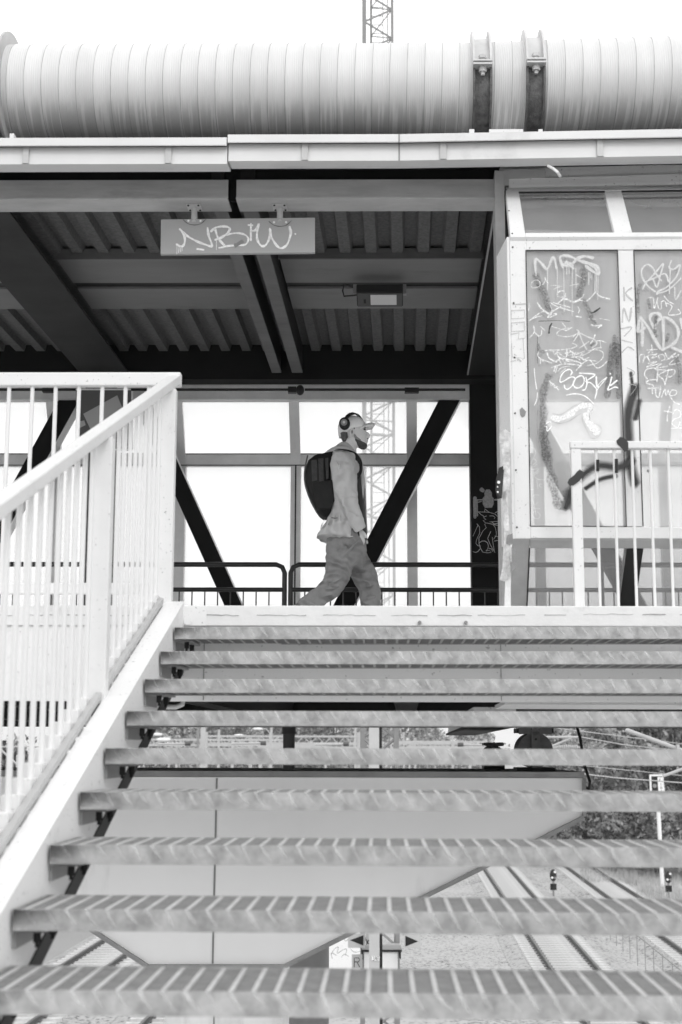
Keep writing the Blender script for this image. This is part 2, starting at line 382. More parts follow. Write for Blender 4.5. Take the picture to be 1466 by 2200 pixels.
for a_, b_ in zip(mull[:-1], mull[1:]):
    u0, u1 = usz(a_)+hw, usz(b_)-hw
    Bp('window_pane', MB().fbox(FB, u0, u1, vW+.03, vW+.036, DK+.03, hT-.055), M['glass_far'])
    P = FB.p; o_ = Vector((0, .006, 0)); k = (vU-vW)/(hU-hT+.05)
    q = [P(u0, vW+.04, hT+.045), P(u1, vW+.04, hT+.045), P(u1, vU+.06, hU-.12), P(u0, vU+.06, hU-.12)]
    Bp('window_pane', MB().hexa([q[0], q[1], q[1]+o_, q[0]+o_, q[3], q[2], q[2]+o_, q[3]+o_]), M['glass_far'])

# roof
yb = 430; hB = FB.px(733, 429, 7.9)[1]                 # bottom of the front beam
hC = hB + .22
jl = FB.px(490, 420, 7.9)[0]; jr = FB.px(508, 420, 7.9)[0]; rr = FB.px(1070, 420, 7.9)[0]
for (a_, b_) in ((-W, jl), (jr, rr)):
    mb = MB().fbox(FB, a_, b_, 7.9, 7.915, hB, hB+.125); mb.fbox(FB, a_, b_, 7.915, 8.08, hB, hB+.014); mb.fbox(FB, a_, b_, 7.885, 7.9, hB, hB+.012)
    Bp('front_beam', mb, M['beam'])
Bp('front_beam', MB().fbox(FB, rr+.02, W, 7.93, 7.96, hB+.08, hB+.3), M['beam'])
Bp('rear_beam', MB().fbox(FB, -W, W, 11.86, 12.04, 3.14, 3.55), M['dark'])
Bp('roof_deck', MB().fbox(FB, -W, W, 8.0, 12.6, hC+.085, hC+.13), M['dark2'])
Bp('eave', MB().fbox(FB, -W, W, 7.62, 7.99, hC-.004, hC+.018), M['dark']); Bp('beam_shade_strip', MB().fbox(FB, -W, rr, 7.97, 7.985, hB+.02, hC-.006), M['dark'])  # black strip behind the beam plate paints in the shade under the gutter
def ceiling(u0, u1):
    p = .18; prof = []; u = u0
    while u < u1: prof += [(u, 0), (u+.07, 0), (u+.085, .055), (u+.165, .055)]; u += p
    for pn in (1,):
        mb = MB(); n = len(prof)
        for v in (8.0, 11.9): mb.v += [FB.p(a, v, hC+b) for a, b in prof]
        mb.f = [(i, i+1, n+i+1, n+i) for i in range(n-1)]
        o = obj('ceiling_sheet', mb, M['corr'], bridge); md = o.modifiers.new('t', 'SOLIDIFY'); md.thickness = .003
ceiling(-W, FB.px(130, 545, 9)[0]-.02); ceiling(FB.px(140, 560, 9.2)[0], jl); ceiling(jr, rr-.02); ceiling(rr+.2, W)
def hx(px, py, h): return FB.inv(at_h(px, py, h))
# roof beams running away from the viewer
def rbeam(xa, xb, py, h0, h1, m, name='roof_beam', flange=.02):
    u0 = hx(xa, py, h0)[0]; u1 = hx(xb, py, h0)[0]
    obj(name+'_flange', MB().fbox(FB, u0, u1, 7.93, 11.85, h0, h0+flange-.001), M['dark'] if m == 'dark' else M['under2' if xb-xa > 100 else 'under'], bridge); mb = MB(); c = (u0+u1)/2
    mb.fbox(FB, c-.02 if u1-u0 > .15 else u0+.004, c+.02 if u1-u0 > .15 else u1-.004, 7.95, 11.85, h0+flange, h1)
    return Bp(name, mb, M[m]), u0, u1
rbeam(136, 245, 760, hB+.005, hC+.08, 'dark2')
rbeam(545, 568, 690, hB+.02, hC+.06, 'dark2'); rbeam(594, 620, 690, hB+.02, hC+.06, 'dark2')
_, e0, e1 = rbeam(1022, 1098, 690, hB-.002, hC+.08, 'dark')
Bp('roof_beam', MB().fbox(FB, hx(-470, 690, hB)[0], hx(-390, 690, hB)[0], 7.95, 11.85, hB, hC), M['dark2'])
mb = MB().bar(FB.p(e0+.006, 7.95, hB-.008), FB.p(e0+.006, 11.8, hB-.008), .012, .012); Bp('cable_conduit', mb, M['mid'])
# smooth soffit boxes with a channel between them
def soffit(xa, xb):
    v0, v1 = hx(700, 553, hC-.03)[1], hx(700, 663, hC-.03)[1]; c0, c1 = hx(700, 607, hC-.03)[1], hx(700, 620, hC-.03)[1]
    ua = hx(xa, 600, hC-.03)[0]; ub = hx(xb, 600, hC-.03)[0]
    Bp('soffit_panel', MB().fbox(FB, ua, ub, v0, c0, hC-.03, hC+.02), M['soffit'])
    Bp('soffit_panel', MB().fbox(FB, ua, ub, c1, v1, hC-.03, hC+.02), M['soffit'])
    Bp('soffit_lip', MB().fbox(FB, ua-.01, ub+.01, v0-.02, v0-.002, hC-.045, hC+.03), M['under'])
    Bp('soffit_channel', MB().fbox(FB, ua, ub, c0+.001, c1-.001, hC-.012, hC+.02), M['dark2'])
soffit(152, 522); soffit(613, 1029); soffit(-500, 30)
# near column of the opening
mb = MB().rbox(FB, 1071, 366, 1092, 1340, 7.85, .2); Bp('column', mb, mat('side_column_paint', .42, .6, .2, 4, .1, 20, dark=.6, dscale=6))
# gutters (three runs: left, right, and the run that swings towards the viewer)
M['strapm'] = mat('strap_shaded_paint', .5, .4, .05, 6)  # darker than the gutter: the straps' shadows are put into the colour
def gprof(dy):
    g = lambda y, v: (v, FB.px(733, y+dy, v)[1])
    return [g(294, 7.46), g(312, 7.46), g(313, 7.50), g(351, 7.50), g(368, 7.66), (7.68, g(350, 7.66)[1]), (7.66, g(325, 7.6)[1]), (7.6, g(325, 7.6)[1]), (7.6, g(296, 7.6)[1])]
def gsweep(us, prof):
    mb = MB(); rings = []
    for u, off in us: rings.append([FB.p(u, v-off, h) for v, h in prof])
    return mb.loft(rings)
pr = gprof(0); jg = FB.px(488.5, 330, 7.5)[0]; g = obj('gutter', gsweep([(-W, 0), (jg, 0)], pr), M['gutter'], bridge)
pr2 = gprof(-6); ub = FB.px(858, 300, 7.5)[0]
us = [(FB.px(491, 330, 7.5)[0], 0), (ub, 0)] + [(ub+k*.5, .0185*k*.5*2) for k in range(1, 14)]
g2 = obj('gutter', gsweep(us, pr2), M['gutter'], bridge)
bend = lambda u: max(0, (u-ub)*.037)
def strap(px, dy, par):
    u = FB.px(px, 330, 7.5)[0]; o_ = bend(u) if dy else 0; mb = MB(); q = gprof(dy)
    P = lambda i, e: FB.p(u+e, q[i][0]-o_-.014, q[i][1])
    for i, j in ((2, 3), (3, 4)):
        mb.hexa([P(j, -.017), P(j, .017), P(j, .017)+Vector((0,.007,0)), P(j, -.017)+Vector((0,.007,0)), P(i, -.014), P(i, .02), P(i, .02)+Vector((0,.007,0)), P(i, -.014)+Vector((0,.007,0))])
    obj('gutter_bracket', mb, M['strapm'], par)
for x in (56, 362): strap(x, 0, g)
for x in (655, 952, 1287): strap(x, -6, g2)
def lipline(us_, dy, par):
    q = gprof(dy); mb = MB()
    mb.loft([[FB.p(u, v-off, h) for v, h in ((q[1][0]-.0015, q[1][1]+.003), (q[1][0]+.0105, q[1][1]+.003), (q[2][0]-.0015, q[2][1]-.005), (q[1][0]+.008, q[2][1]-.005))] for u, off in us_]); obj('lip_gap', mb, M['dark2'], par)
lipline([(-W, 0), (jg-.002, 0)], 0, g); lipline([(a_+.002 if i_ == 0 else a_, b_) for i_, (a_, b_) in enumerate(us)], -6, g2)
q = gprof(-6); mb = MB()
P = lambda i, e: FB.p(ub+e, q[i][0]-.003, q[i][1])
for i, j in ((0, 1), (2, 3), (3, 4)): mb.hexa([P(j,-.004), P(j,.004), P(j,.004)+Vector((0,.002,0)), P(j,-.004)+Vector((0,.002,0)), P(i,-.004), P(i,.004), P(i,.004)+Vector((0,.002,0)), P(i,-.004)+Vector((0,.002,0))])
obj('gutter_joint', mb, M['mid'], g2)
# cable hanging out of the gutter onto the head panel
mb = MB().tube([at(1178, 356, 7.5), at(1188, 361, 7.45), at(1198, 369, 7.42), at(1204, 378, 7.5)], .008, 6); Bp('hanging_cable', mb, M['white'], smooth=True)
# cable box and dome fittings over the joint
for mb in (MB().ell(at(645, 838, 11.7), .036, .04, .045), MB().box(at(628, 838, 11.75), .07, .06, .05), MB().box(at(885, 839, 11.8), .12, .06, .04), MB().box(at(107, 838, 11.8), .12, .06, .04)): Bp('cable_fitting', mb, M['black'], smooth=True)
for q_ in ((-60, 620), (655, 1000)): Bp('conduit', MB().tube([at(q_[0], 837, 11.78), at(q_[1], 837, 11.78)], .012, 8), M['black'])

# ------------------------------------------------------------------ the big spiral duct on the roof
def pipe_mat():
    m, t, N, b, o = nodes_mat('duct_paint'); b.inputs['Roughness'].default_value = .4
    tc = N.new('ShaderNodeTexCoord'); mp = N.new('ShaderNodeMapping'); mp.inputs['Scale'].default_value = (1, .02, .05); t.links.new(tc.outputs['Object'], mp.inputs[0])
    n1 = N.new('ShaderNodeTexNoise'); n1.inputs['Scale'].default_value = 46; n1.inputs['Detail'].default_value = 3; t.links.new(mp.outputs[0], n1.inputs['Vector'])
    mp2 = N.new('ShaderNodeMapping'); mp2.inputs['Scale'].default_value = (1, .1, .12); t.links.new(tc.outputs['Object'], mp2.inputs[0])
    n2 = N.new('ShaderNodeTexNoise'); n2.inputs['Scale'].default_value = 7; n2.inputs['Detail'].default_value = 4; t.links.new(mp2.outputs[0], n2.inputs['Vector'])
    # grime washed into runs: drip lines keep the paint clean below a ragged tide line
    sep = N.new('ShaderNodeSeparateXYZ'); t.links.new(tc.outputs['Object'], sep.inputs[0])
    tide = N.new('ShaderNodeMapRange'); tide.inputs[1].default_value = PIPE_Z-.085; tide.inputs[2].default_value = PIPE_Z-.16; tide.inputs[3].default_value = 0; tide.inputs[4].default_value = 1
    a = N.new('ShaderNodeMath'); a.operation = 'MULTIPLY_ADD'; a.inputs[1].default_value = .13; t.links.new(n1.outputs[0], a.inputs[0]); t.links.new(sep.outputs[2], a.inputs[2]); t.links.new(a.outputs[0], tide.inputs[0])
    r = N.new('ShaderNodeValToRGB'); e = r.color_ramp.elements; e[0].position = .52; e[0].color = (.55,.55,.55,1); e[1].position = .60; e[1].color = (.74,.74,.74,1); t.links.new(n1.outputs[0], r.inputs[0])
    r2 = N.new('ShaderNodeValToRGB'); e = r2.color_ramp.elements; e[0].position = .3; e[0].color = (.61,.61,.61,1); e[1].position = .65; e[1].color = (.69,.69,.69,1); t.links.new(n2.outputs[0], r2.inputs[0])
    mi = N.new('ShaderNodeMixRGB'); t.links.new(tide.outputs[0], mi.inputs[0]); t.links.new(r2.outputs[0], mi.inputs[1]); t.links.new(r.outputs[0], mi.inputs[2]); t.links.new(mi.outputs[0], b.inputs['Base Color'])
    wv = N.new('ShaderNodeTexWave'); wv.inputs['Scale'].default_value = 24; wv.bands_direction = 'X'; t.links.new(tc.outputs['Object'], wv.inputs['Vector']); bp = N.new('ShaderNodeBump'); bp.inputs['Strength'].default_value = .35; bp.inputs['Distance'].default_value = .004
    t.links.new(wv.outputs[0], bp.inputs['Height']); t.links.new(bp.outputs[0], b.inputs['Normal']); return m
pr_ = .292; pv = 8.2; ph = 3.985; PIPE_Z = CZ+ph
duct = thing('roof_duct', 'thick pale spiral duct with rusty bolted clamps running along the roof edge', 'pipe', FB.p(0, pv, ph))
pb = FB.px(1000, 200, pv)[0]
def pc(u):                                             # axis of the duct: bends towards the viewer at the clamps
    d = max(0, u-pb)*.056; return u, pv-d, ph
NS = 72
def pring(u, r, a0=0, spiral=.104, tw=True):
    out = []
    for k in range(NS):
        g = 2*pi*k/NS; uu, v, h = pc(u + (spiral*(((k/NS)+.25) % 1.0 - .5)*.45 if tw else 0)); out.append(FB.p(uu, v - r*cos(g), h + r*sin(g)))
    return out
u = FB.px(14, 200, pv)[0] - .02; rings = []; uE = FB.px(1466, 200, pv)[0] + 3.2
while u < uE:
    rings += [pring(u, pr_), pring(u+.006, pr_+.0035), pring(u+.014, pr_+.0035), pring(u+.02, pr_)]; u += .104
obj('duct_shell', MB().loft(rings), pipe_mat(), duct, smooth='all')
u = FB.px(14, 200, pv)[0] - .02; sm = MB()
while u < uE: sm.loft([pring(u+.008, pr_+.002), pring(u+.008, pr_+.0048), pring(u+.0105, pr_+.0048), pring(u+.0105, pr_+.002)], caps=False); u += .104
obj('duct_seam', sm, mat('seam_grime', .33, .6, .35, 9), duct, smooth=True)
u = FB.px(0, 200, pv)[0]
u = FB.px(20, 200, pv)[0]; obj('duct_shell', MB().loft([pring(u-4.2, pr_-.012, tw=False), pring(u-.02, pr_-.012, tw=False)]), mat('duct_left_paint', .55, .5, .2, 3), duct, smooth='all')
def ringband(u0, u1, r0, r1): return MB().loft([pring(u0, r0, tw=False), pring(u0, r1, tw=False), pring(u1, r1, tw=False), pring(u1, r0, tw=False)], caps=False)
for x in (27, -4): u = FB.px(x, 200, pv)[0]; obj('flange', ringband(u-.008, u+.008, pr_-.01, pr_+.075), mat('flange_paint', .45, .5, .15, 5), duct, smooth=True)
def arc(u0, u1, r0, r1, g0, g1, n=30):
    rs = []
    for i in range(n+1):
        g = g0+(g1-g0)*i/n; f = lambda uu, r: FB.p(pc(uu)[0], pc(uu)[1]-r*cos(g), ph+r*sin(g)); rs.append([f(u0, r0), f(u1, r0), f(u1, r1), f(u0, r1)])
    return MB().loft(rs)
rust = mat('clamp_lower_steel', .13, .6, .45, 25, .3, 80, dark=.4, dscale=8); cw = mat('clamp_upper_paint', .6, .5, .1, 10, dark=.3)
for x in (1031, 1141):
    u = FB.px(x, 200, pv)[0]; hw_ = .05; gL = .04
    c = obj('clamp', arc(u-hw_, u+hw_, pr_, pr_+.02, gL+.02, pi-.3), cw, duct, smooth=True)
    for s_ in (-1, 1): obj('clamp_rib', arc(u+s_*hw_-.006, u+s_*hw_+.006, pr_, pr_+.065, gL+.02, pi-.3), cw, c, smooth=True)
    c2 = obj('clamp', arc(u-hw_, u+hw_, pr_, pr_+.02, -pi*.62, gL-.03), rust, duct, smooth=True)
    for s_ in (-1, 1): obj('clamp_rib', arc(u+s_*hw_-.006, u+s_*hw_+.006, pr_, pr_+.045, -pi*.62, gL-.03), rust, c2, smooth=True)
    for j, (g, mm) in enumerate(((gL+.03, cw), (gL-.045, cw))):
        f = lambda uu, r, dh: FB.p(pc(uu)[0], pc(uu)[1]-r*cos(g), ph+r*sin(g)+dh)
        a = f(u, pr_+.005, 0); mb = MB()
        mb.hexa([f(u-hw_-.006, pr_, -.005), f(u+hw_+.006, pr_, -.005), FB.p(u+hw_+.006, pc(u)[1]-(pr_+.09)*cos(g), ph+pr_*sin(g)-.005), FB.p(u-hw_-.006, pc(u)[1]-(pr_+.09)*cos(g), ph+pr_*sin(g)-.005),
                 f(u-hw_-.006, pr_, .005), f(u+hw_+.006, pr_, .005), FB.p(u+hw_+.006, pc(u)[1]-(pr_+.09)*cos(g), ph+pr_*sin(g)+.005), FB.p(u-hw_-.006, pc(u)[1]-(pr_+.09)*cos(g), ph+pr_*sin(g)+.005)])
        obj('clamp_lug', mb, mm, c)
    g = gL-.045; b0 = FB.p(u, pc(u)[1]-(pr_+.045)*cos(g), ph+pr_*sin(g))
    obj('bolt', MB().tube([b0+Vector((0,0,z)) for z in (-.055,-.035,-.0349,-.006,-.0059,.05,.0501,.07)], [.012,.012,.024,.024,.012,.012,.024,.024], 6), M['galv_bar'], c)
for x0_, x1_ in ((12, 21), (1001, 1012), (1044, 1117), (1150, 1159)):
    obj('saddle_block', MB().rbox(FB, x0_+8, 277 if x0_ > 900 else 286, x1_+8, 330, 7.85, .3), M['fascia'], duct)
# ================================================================== the stairs
N0V, N0H, RUN, RISE = 6.149, .5226, .3705, .13
nos = lambda v: N0H - (N0V-v)*RISE/RUN
uL = FS.px(375, 1360, N0V)[0]; uR = 1.52
stairs = thing('staircase', 'open outdoor staircase of galvanised grating treads between white painted stringers', 'stairs', FS.p(0, 4.5, -.9))
def Sp(name, mb, m, par=None, **k): return obj(name, mb, m, par or stairs, **k)
def shear(mb, u0, u1, va, vb, lo, hi):                # slab following the nosing line
    P = FS.p; return mb.hexa([P(u0,va,nos(va)+lo),P(u1,va,nos(va)+lo),P(u1,vb,nos(vb)+lo),P(u0,vb,nos(vb)+lo),P(u0,va,nos(va)+hi),P(u1,va,nos(va)+hi),P(u1,vb,nos(vb)+hi),P(u0,vb,nos(vb)+hi)])
vE = 6.49; vS = 1.2
for s_, ue in ((-1, uL-.008), (1, uR+.008)):
    mb = MB(); shear(mb, min(ue, ue+s_*.009), max(ue, ue+s_*.009), vS, vE, -.236, .016)
    Sp('stringer', mb, M['white'])
    mb = MB(); a, b = sorted((ue, ue+s_*.085)); shear(mb, a, b, vS, vE, .0165, .028)
    Sp('stringer_flange', mb, M['white'])
    mb = MB(); a, b = sorted((ue-s_*.004, ue+s_*.085)); shear(mb, a, b, vS, vE, -.30, -.2365)
    Sp('stringer_lower_flange', mb, M['dark2'])
P = FS.p; mb = MB().hexa([P(uL-.09,6.40,.42),P(uL+.06,6.40,.42),P(uL+.06,6.488,.42),P(uL-.09,6.488,.42),P(uL-.09,6.40,DK-.005),P(uL+.06,6.40,DK-.005),P(uL+.06,6.488,DK-.005),P(uL-.09,6.488,DK-.005)])
def tread_mat():
    m, t, N, b, o = nodes_mat('tread_front_galvanised'); b.inputs['Roughness'].default_value = .45; b.inputs['Metallic'].default_value = .2
    tc = N.new('ShaderNodeTexCoord'); mp = N.new('ShaderNodeMapping'); mp.inputs['Rotation'].default_value = (0, radians(38), 0); t.links.new(tc.outputs['Object'], mp.inputs[0])
    wv = N.new('ShaderNodeTexWave'); wv.bands_direction = 'X'; wv.inputs['Scale'].default_value = 5.2; wv.inputs['Distortion'].default_value = 1.0; wv.inputs['Detail'].default_value = 2; wv.inputs['Detail Scale'].default_value = 6
    t.links.new(mp.outputs[0], wv.inputs['Vector'])
    n1 = N.new('ShaderNodeTexNoise'); n1.inputs['Scale'].default_value = 17; n1.inputs['Detail'].default_value = 12; n1.inputs['Roughness'].default_value = .7; t.links.new(tc.outputs['Object'], n1.inputs['Vector'])
    mi = N.new('ShaderNodeMath'); mi.operation = 'MULTIPLY_ADD'; mi.inputs[1].default_value = .05; t.links.new(wv.outputs[0], mi.inputs[0]); ms_ = N.new('ShaderNodeMath'); ms_.operation = 'MULTIPLY'; ms_.inputs[1].default_value = 1.0; t.links.new(n1.outputs[0], ms_.inputs[0]); t.links.new(ms_.outputs[0], mi.inputs[2])
    r = N.new('ShaderNodeValToRGB'); e = r.color_ramp.elements; e[0].position = .34; e[0].color = (.24,.24,.24,1); e[1].position = .68; e[1].color = (.50,.50,.50,1)
    t.links.new(mi.outputs[0], r.inputs[0]); t.links.new(r.outputs[0], b.inputs['Base Color'])
    bp = N.new('ShaderNodeBump'); bp.inputs['Strength'].default_value = .2; bp.inputs['Distance'].default_value = .004; t.links.new(n1.outputs[0], bp.inputs['Height']); t.links.new(bp.outputs[0], b.inputs['Normal']); return m
M['tread'] = tread_mat()
def tread(k):
    v = N0V - k*RUN; h = N0H - k*RISE; D = .355
    # bent plate front with a short lip, end plates and a back bar
    mb = MB().fbox(FS, uL, uR, v, v+.004, h-.052, h).fbox(FS, uL+.001, uR-.001, v+.0041, v+.016, h-.052, h-.0485).fbox(FS, uL, uL+.004, v+.0041, v+D, h-.05, h-.001)
    mb.fbox(FS, uR-.004, uR, v+.0041, v+D, h-.05, h-.001).fbox(FS, uL+.0041, uR-.0041, v+D-.004, v+D, h-.05, h-.001)
    t = obj('tread', mb, M['tread'], stairs)
    gb = MB(); u = uL+.03; i = 0
    while u < uR-.02: gb.fbox(FS, u-.0055, u+.0055, v+.0045, v+D-.0045, h-.046, h-.0005); u += .0495
    obj('tread_bars', gb, M['galv_bar'], t)
    # bar reflections painted on the front plate as bright slanted streaks
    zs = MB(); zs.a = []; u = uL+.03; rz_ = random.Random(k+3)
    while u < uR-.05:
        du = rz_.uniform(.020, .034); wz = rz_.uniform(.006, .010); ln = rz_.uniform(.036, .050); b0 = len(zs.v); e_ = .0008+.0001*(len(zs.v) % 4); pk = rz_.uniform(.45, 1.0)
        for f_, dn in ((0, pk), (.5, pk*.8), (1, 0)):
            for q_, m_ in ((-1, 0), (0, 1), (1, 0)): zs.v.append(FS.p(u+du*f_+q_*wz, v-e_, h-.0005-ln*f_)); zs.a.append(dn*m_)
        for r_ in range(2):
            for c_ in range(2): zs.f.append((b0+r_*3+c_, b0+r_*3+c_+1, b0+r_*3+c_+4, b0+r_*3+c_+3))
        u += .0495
    obj('bar_reflection', zs, M['p_reflect'], t)
    ds = MB(); ds.a = [];  # front plate darker towards its left end and top edge
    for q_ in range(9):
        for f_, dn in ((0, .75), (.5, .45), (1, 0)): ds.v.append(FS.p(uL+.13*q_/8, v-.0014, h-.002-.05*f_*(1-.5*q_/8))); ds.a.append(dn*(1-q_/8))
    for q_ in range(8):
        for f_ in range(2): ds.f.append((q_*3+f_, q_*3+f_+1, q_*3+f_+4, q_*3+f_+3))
    obj('end_darkening', ds, M['p_dark'], t)
    lb = MB(); q = v+.014
    while q < v+D-.008: lb.fbox(FS, uL+.005, uR-.005, q, q+.0028, h-.046, h-.0025); q += .0115
    obj('tread_grating', lb, M['grate'], t)
    br = MB().fbox(FS, uL-.007, uL+.075, v+.03, v+.30, h-.060, h-.053).fbox(FS, uL-.007, uL+.001, v+.03, v+.30, h-.10, h-.060)
    obj('tread_bracket', br, M['mid'], t)
    for dv in (.07, .24):
        bo = MB().cyl(FS.p(uL+.045, v+dv, h-.06), FS.p(uL+.045, v+dv, h-.088), .011, 6).cyl(FS.p(uL+.045, v+dv, h-.088), FS.p(uL+.045, v+dv, h-.10), .006, 6)
        obj('bolt', bo, M['dark2'], t)
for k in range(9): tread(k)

# ================================================================== guard rails
def fl(px, py, v): return FB.px(px, py, v)
guard = thing('stair_guard_rail', 'white guard rail climbing the left stringer of the stairs', 'railing', FS.p(-1.09, 4.5, 0))
uc = -1.031; hr = lambda v: 1.847 - .378*(6.85-v)
P = FS.p
def sbar(mb, u0, u1, va, vb, d0, d1): return mb.hexa([P(u0,va,hr(va)+d0),P(u1,va,hr(va)+d0),P(u1,vb,hr(vb)+d0),P(u0,vb,hr(vb)+d0),P(u0,va,hr(va)+d1),P(u1,va,hr(va)+d1),P(u1,vb,hr(vb)+d1),P(u0,vb,hr(vb)+d1)])
obj('handrail', sbar(MB(), uc-.028, uc+.028, 1.4, 6.86, -.048, 0), M['white_rail'], guard, bevel=.006)
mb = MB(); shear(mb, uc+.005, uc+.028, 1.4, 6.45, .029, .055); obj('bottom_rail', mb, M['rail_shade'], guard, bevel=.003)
for v in (6.62, 5.09, 3.5):
    lo = nos(v)+.03 if v < 6.4 else .50
    obj('post', MB().fbox(FS, uc-.035, uc+.04, v-.02, v+.04, lo-.02, hr(v)-.05), M['white_rail'], guard, bevel=.004)
bs = []; v = 6.46
while v > 3.0:
    if abs(v-5.11) > .09 and abs(v-3.5) > .09: bs.append(v)
    v -= .1235
b_first = None
for v in bs:
    obj('baluster', MB().tube([P(uc-.012, v, nos(v)+.03), P(uc-.012, v, hr(v)-.05)], .0095, 8), M['baluster'], guard, smooth=True)
    obj('foot_block', MB().fbox(FS, uc-.05, uc+.0045, v-.060, v+.038, nos(v)-.03, nos(v)+.062), M['white_rail'], guard, bevel=.004)
lg = thing('landing_guard_rail', 'white level guard rail on the deck edge left of the stairs', 'railing', FB.p(-2.5, 6.85, DK))
vG = 6.85; uc0 = FB.px(388, 810, vG)[0]
obj('top_rail', MB().fbox(FB, -4.6, uc0, vG, vG+.05, FB.px(300, 828, vG)[1], FB.px(300, 799, vG)[1]), M['white_rail'], lg, bevel=.006)
obj('bottom_rail', MB().fbox(FB, -4.6, uc0-.07, vG+.005, vG+.04, FB.px(300, 1276, vG)[1], FB.px(300, 1252, vG)[1]), M['white_rail'], lg, bevel=.004)
for i in range(28):
    u = FB.px(314, 1000, vG)[0] - i*.1165
    if u < -4.5: break
    obj('baluster', MB().tube([FB.p(u, vG+.025, DK+.14), FB.p(u, vG+.025, FB.px(300, 826, vG)[1])], .0105, 8), M['baluster'], lg, smooth=True)
rg = thing('right_guard_rail', 'white guard rail in front of the graffitied window wall, streaked with black spray', 'railing', FB.p(1.3, 6.75, DK))
vR = 6.75; PLR = Plane(FB.p(0, vR, 0), FB.p(1, vR, 0), FB.p(0, vR, 1))
u0 = FB.px(1227, 1000, vR)[0]; ht = FB.px(1300, 947, vR)[1]
obj('top_rail', MB().fbox(FB, u0, 3.4, vR, vR+.05, FB.px(1300, 963, vR)[1], ht), M['white_rail'], rg, bevel=.005)
obj('post', MB().fbox(FB, u0+.004, u0+.052, vR+.004, vR+.048, DK, FB.px(1300, 963, vR)[1]), M['white_rail'], rg, bevel=.004)
for i in range(22):
    u = FB.px(1287, 1130, vR)[0] + i*.0872
    if u > 3.3: break
    obj('baluster', MB().tube([FB.p(u, vR+.025, DK), FB.p(u, vR+.025, ht-.03)], .0072, 8), M['baluster'], rg, smooth=True)
mb = MB(); stroke(mb, PLR, [(1334, 947.5), (1342, 955), (1344, 963)], 20, smooth=False, soft=.1); obj('black_spray', mb, M['p_dark'], rg)
mb = MB(); stroke(mb, PLR, [(1228, 1036), (1240, 1027), (1247, 1018)], 21, smooth=False, soft=.1)
obj('black_spray', mb, M['p_dark'], rg)
for x, y0_, y1_ in ((1285, 988, 1012), (1325, 986, 1016)):
    a = PLR.hit(x, y0_, -.016); b = PLR.hit(x, y1_, -.016); obj('black_spray', MB().tube([a, b], .0079, 8), M['black'], rg)

# inner black handrails by the far windows
vH = 11.88
def hrail(name, label, xs, right_open):
    t = thing(name, label, 'handrail', FB.p(FB.px((xs[0]+xs[1])/2, 1213, vH)[0], vH, DK))
    h1 = FB.px(600, 1213, vH)[1]; h2 = FB.px(600, 1267, vH)[1]; a, b = FB.px(xs[0], 1213, vH)[0], FB.px(xs[1], 1213, vH)[0]; r = .07
    if right_open: pts = [FB.p(a, vH, DK), FB.p(a, vH, h1-r), FB.p(a+.02, vH, h1-.022), FB.p(a+r, vH, h1), FB.p(b, vH, h1)]
    else: pts = [FB.p(a, vH, h1), FB.p(b-r, vH, h1), FB.p(b-.02, vH, h1-.022), FB.p(b, vH, h1-r), FB.p(b, vH, DK)]
    obj('top_rail', MB().tube(pts, .021, 12), M['hand'], t, smooth=True)
    obj('lower_rail', MB().tube([FB.p(a, vH, h2), FB.p(b, vH, h2)], .019, 12), M['hand'], t, smooth=True)
    n = 0; u = (b-.13 if not right_open else a+.12)
    while (a+.05 < u < b-.03) and n < 60:
        obj('baluster', MB().tube([FB.p(u, vH, DK), FB.p(u, vH, h2)], .006, 6), M['hand'], t, smooth=True); u += .108*(1 if right_open else -1); n += 1
    for q in ([a+1.9] if not right_open else [b-1.2]): obj('post', MB().tube([FB.p(q, vH, DK), FB.p(q, vH, h1)], .02, 10), M['hand'], t, smooth=True)
    return t
hrail('inner_handrail', 'black tubular handrail inside the bridge, left of the walking man', (-360, 612), False)
hrail('inner_handrail', 'black tubular handrail inside the bridge, behind the walking man', (625, 1600), True)

# ================================================================== glazed side wall on the right
vGz = 7.0
hA = FB.px(1230, 506, vGz)[1]; hBt = FB.px(1230, 1157, vGz)[1]
PG = Plane(FB.p(0, vGz, 0), FB.p(1, vGz, 0), FB.p(0, vGz, 1))
PU = Plane(FB.p(0, vGz, hA), FB.p(1, vGz, hA), FB.p(0, 7.85, FB.px(1230, 405, 7.85)[1]))
PLw = Plane(FB.p(0, vGz, hBt), FB.p(1, vGz, hBt), FB.p(0, 7.42, DK))
gz = thing('glazed_side_wall', 'white framed glass wall of the bridge, covered in graffiti tags', 'window wall', FB.p(2.2, vGz, DK))
def G(name, mb, m, par=None, **k): return obj(name, mb, m, par or gz, **k)
fr = MB()
fr.poly_on(PG, [(1095, 509), (1131, 509), (1141, 1157), (1107, 1157)], .08)           # corner post
fr.poly_on(PG, [(1327, 537.5), (1363, 537.5), (1382, 1131), (1346, 1131)], .08)        # mullion
fr.poly_on(PG, [(1131, 509), (1700, 507), (1700, 535), (1131, 537)], .08)             # transom
fr.poly_on(PG, [(1140.5, 1131), (1720, 1134), (1720, 1158), (1141, 1156)], .08)       # sill
fr.poly_on(PG, [(1590, 537), (1626, 537), (1650, 1131), (1614, 1131)], .08)
fr.poly_on(PU, [(1087, 402), (1114, 402), (1130, 508), (1097, 508)], .06)
fr.poly_on(PU, [(1114, 396), (1700, 388), (1700, 403), (1114, 411)], .06)
fr.poly_on(PU, [(1299, 411), (1336, 410), (1359, 499), (1321, 500)], .06)
fr.poly_on(PU, [(1129, 500), (1700, 497), (1700, 506), (1130, 508)], .06)
G('frame', fr, M['alu'], bevel=.003)
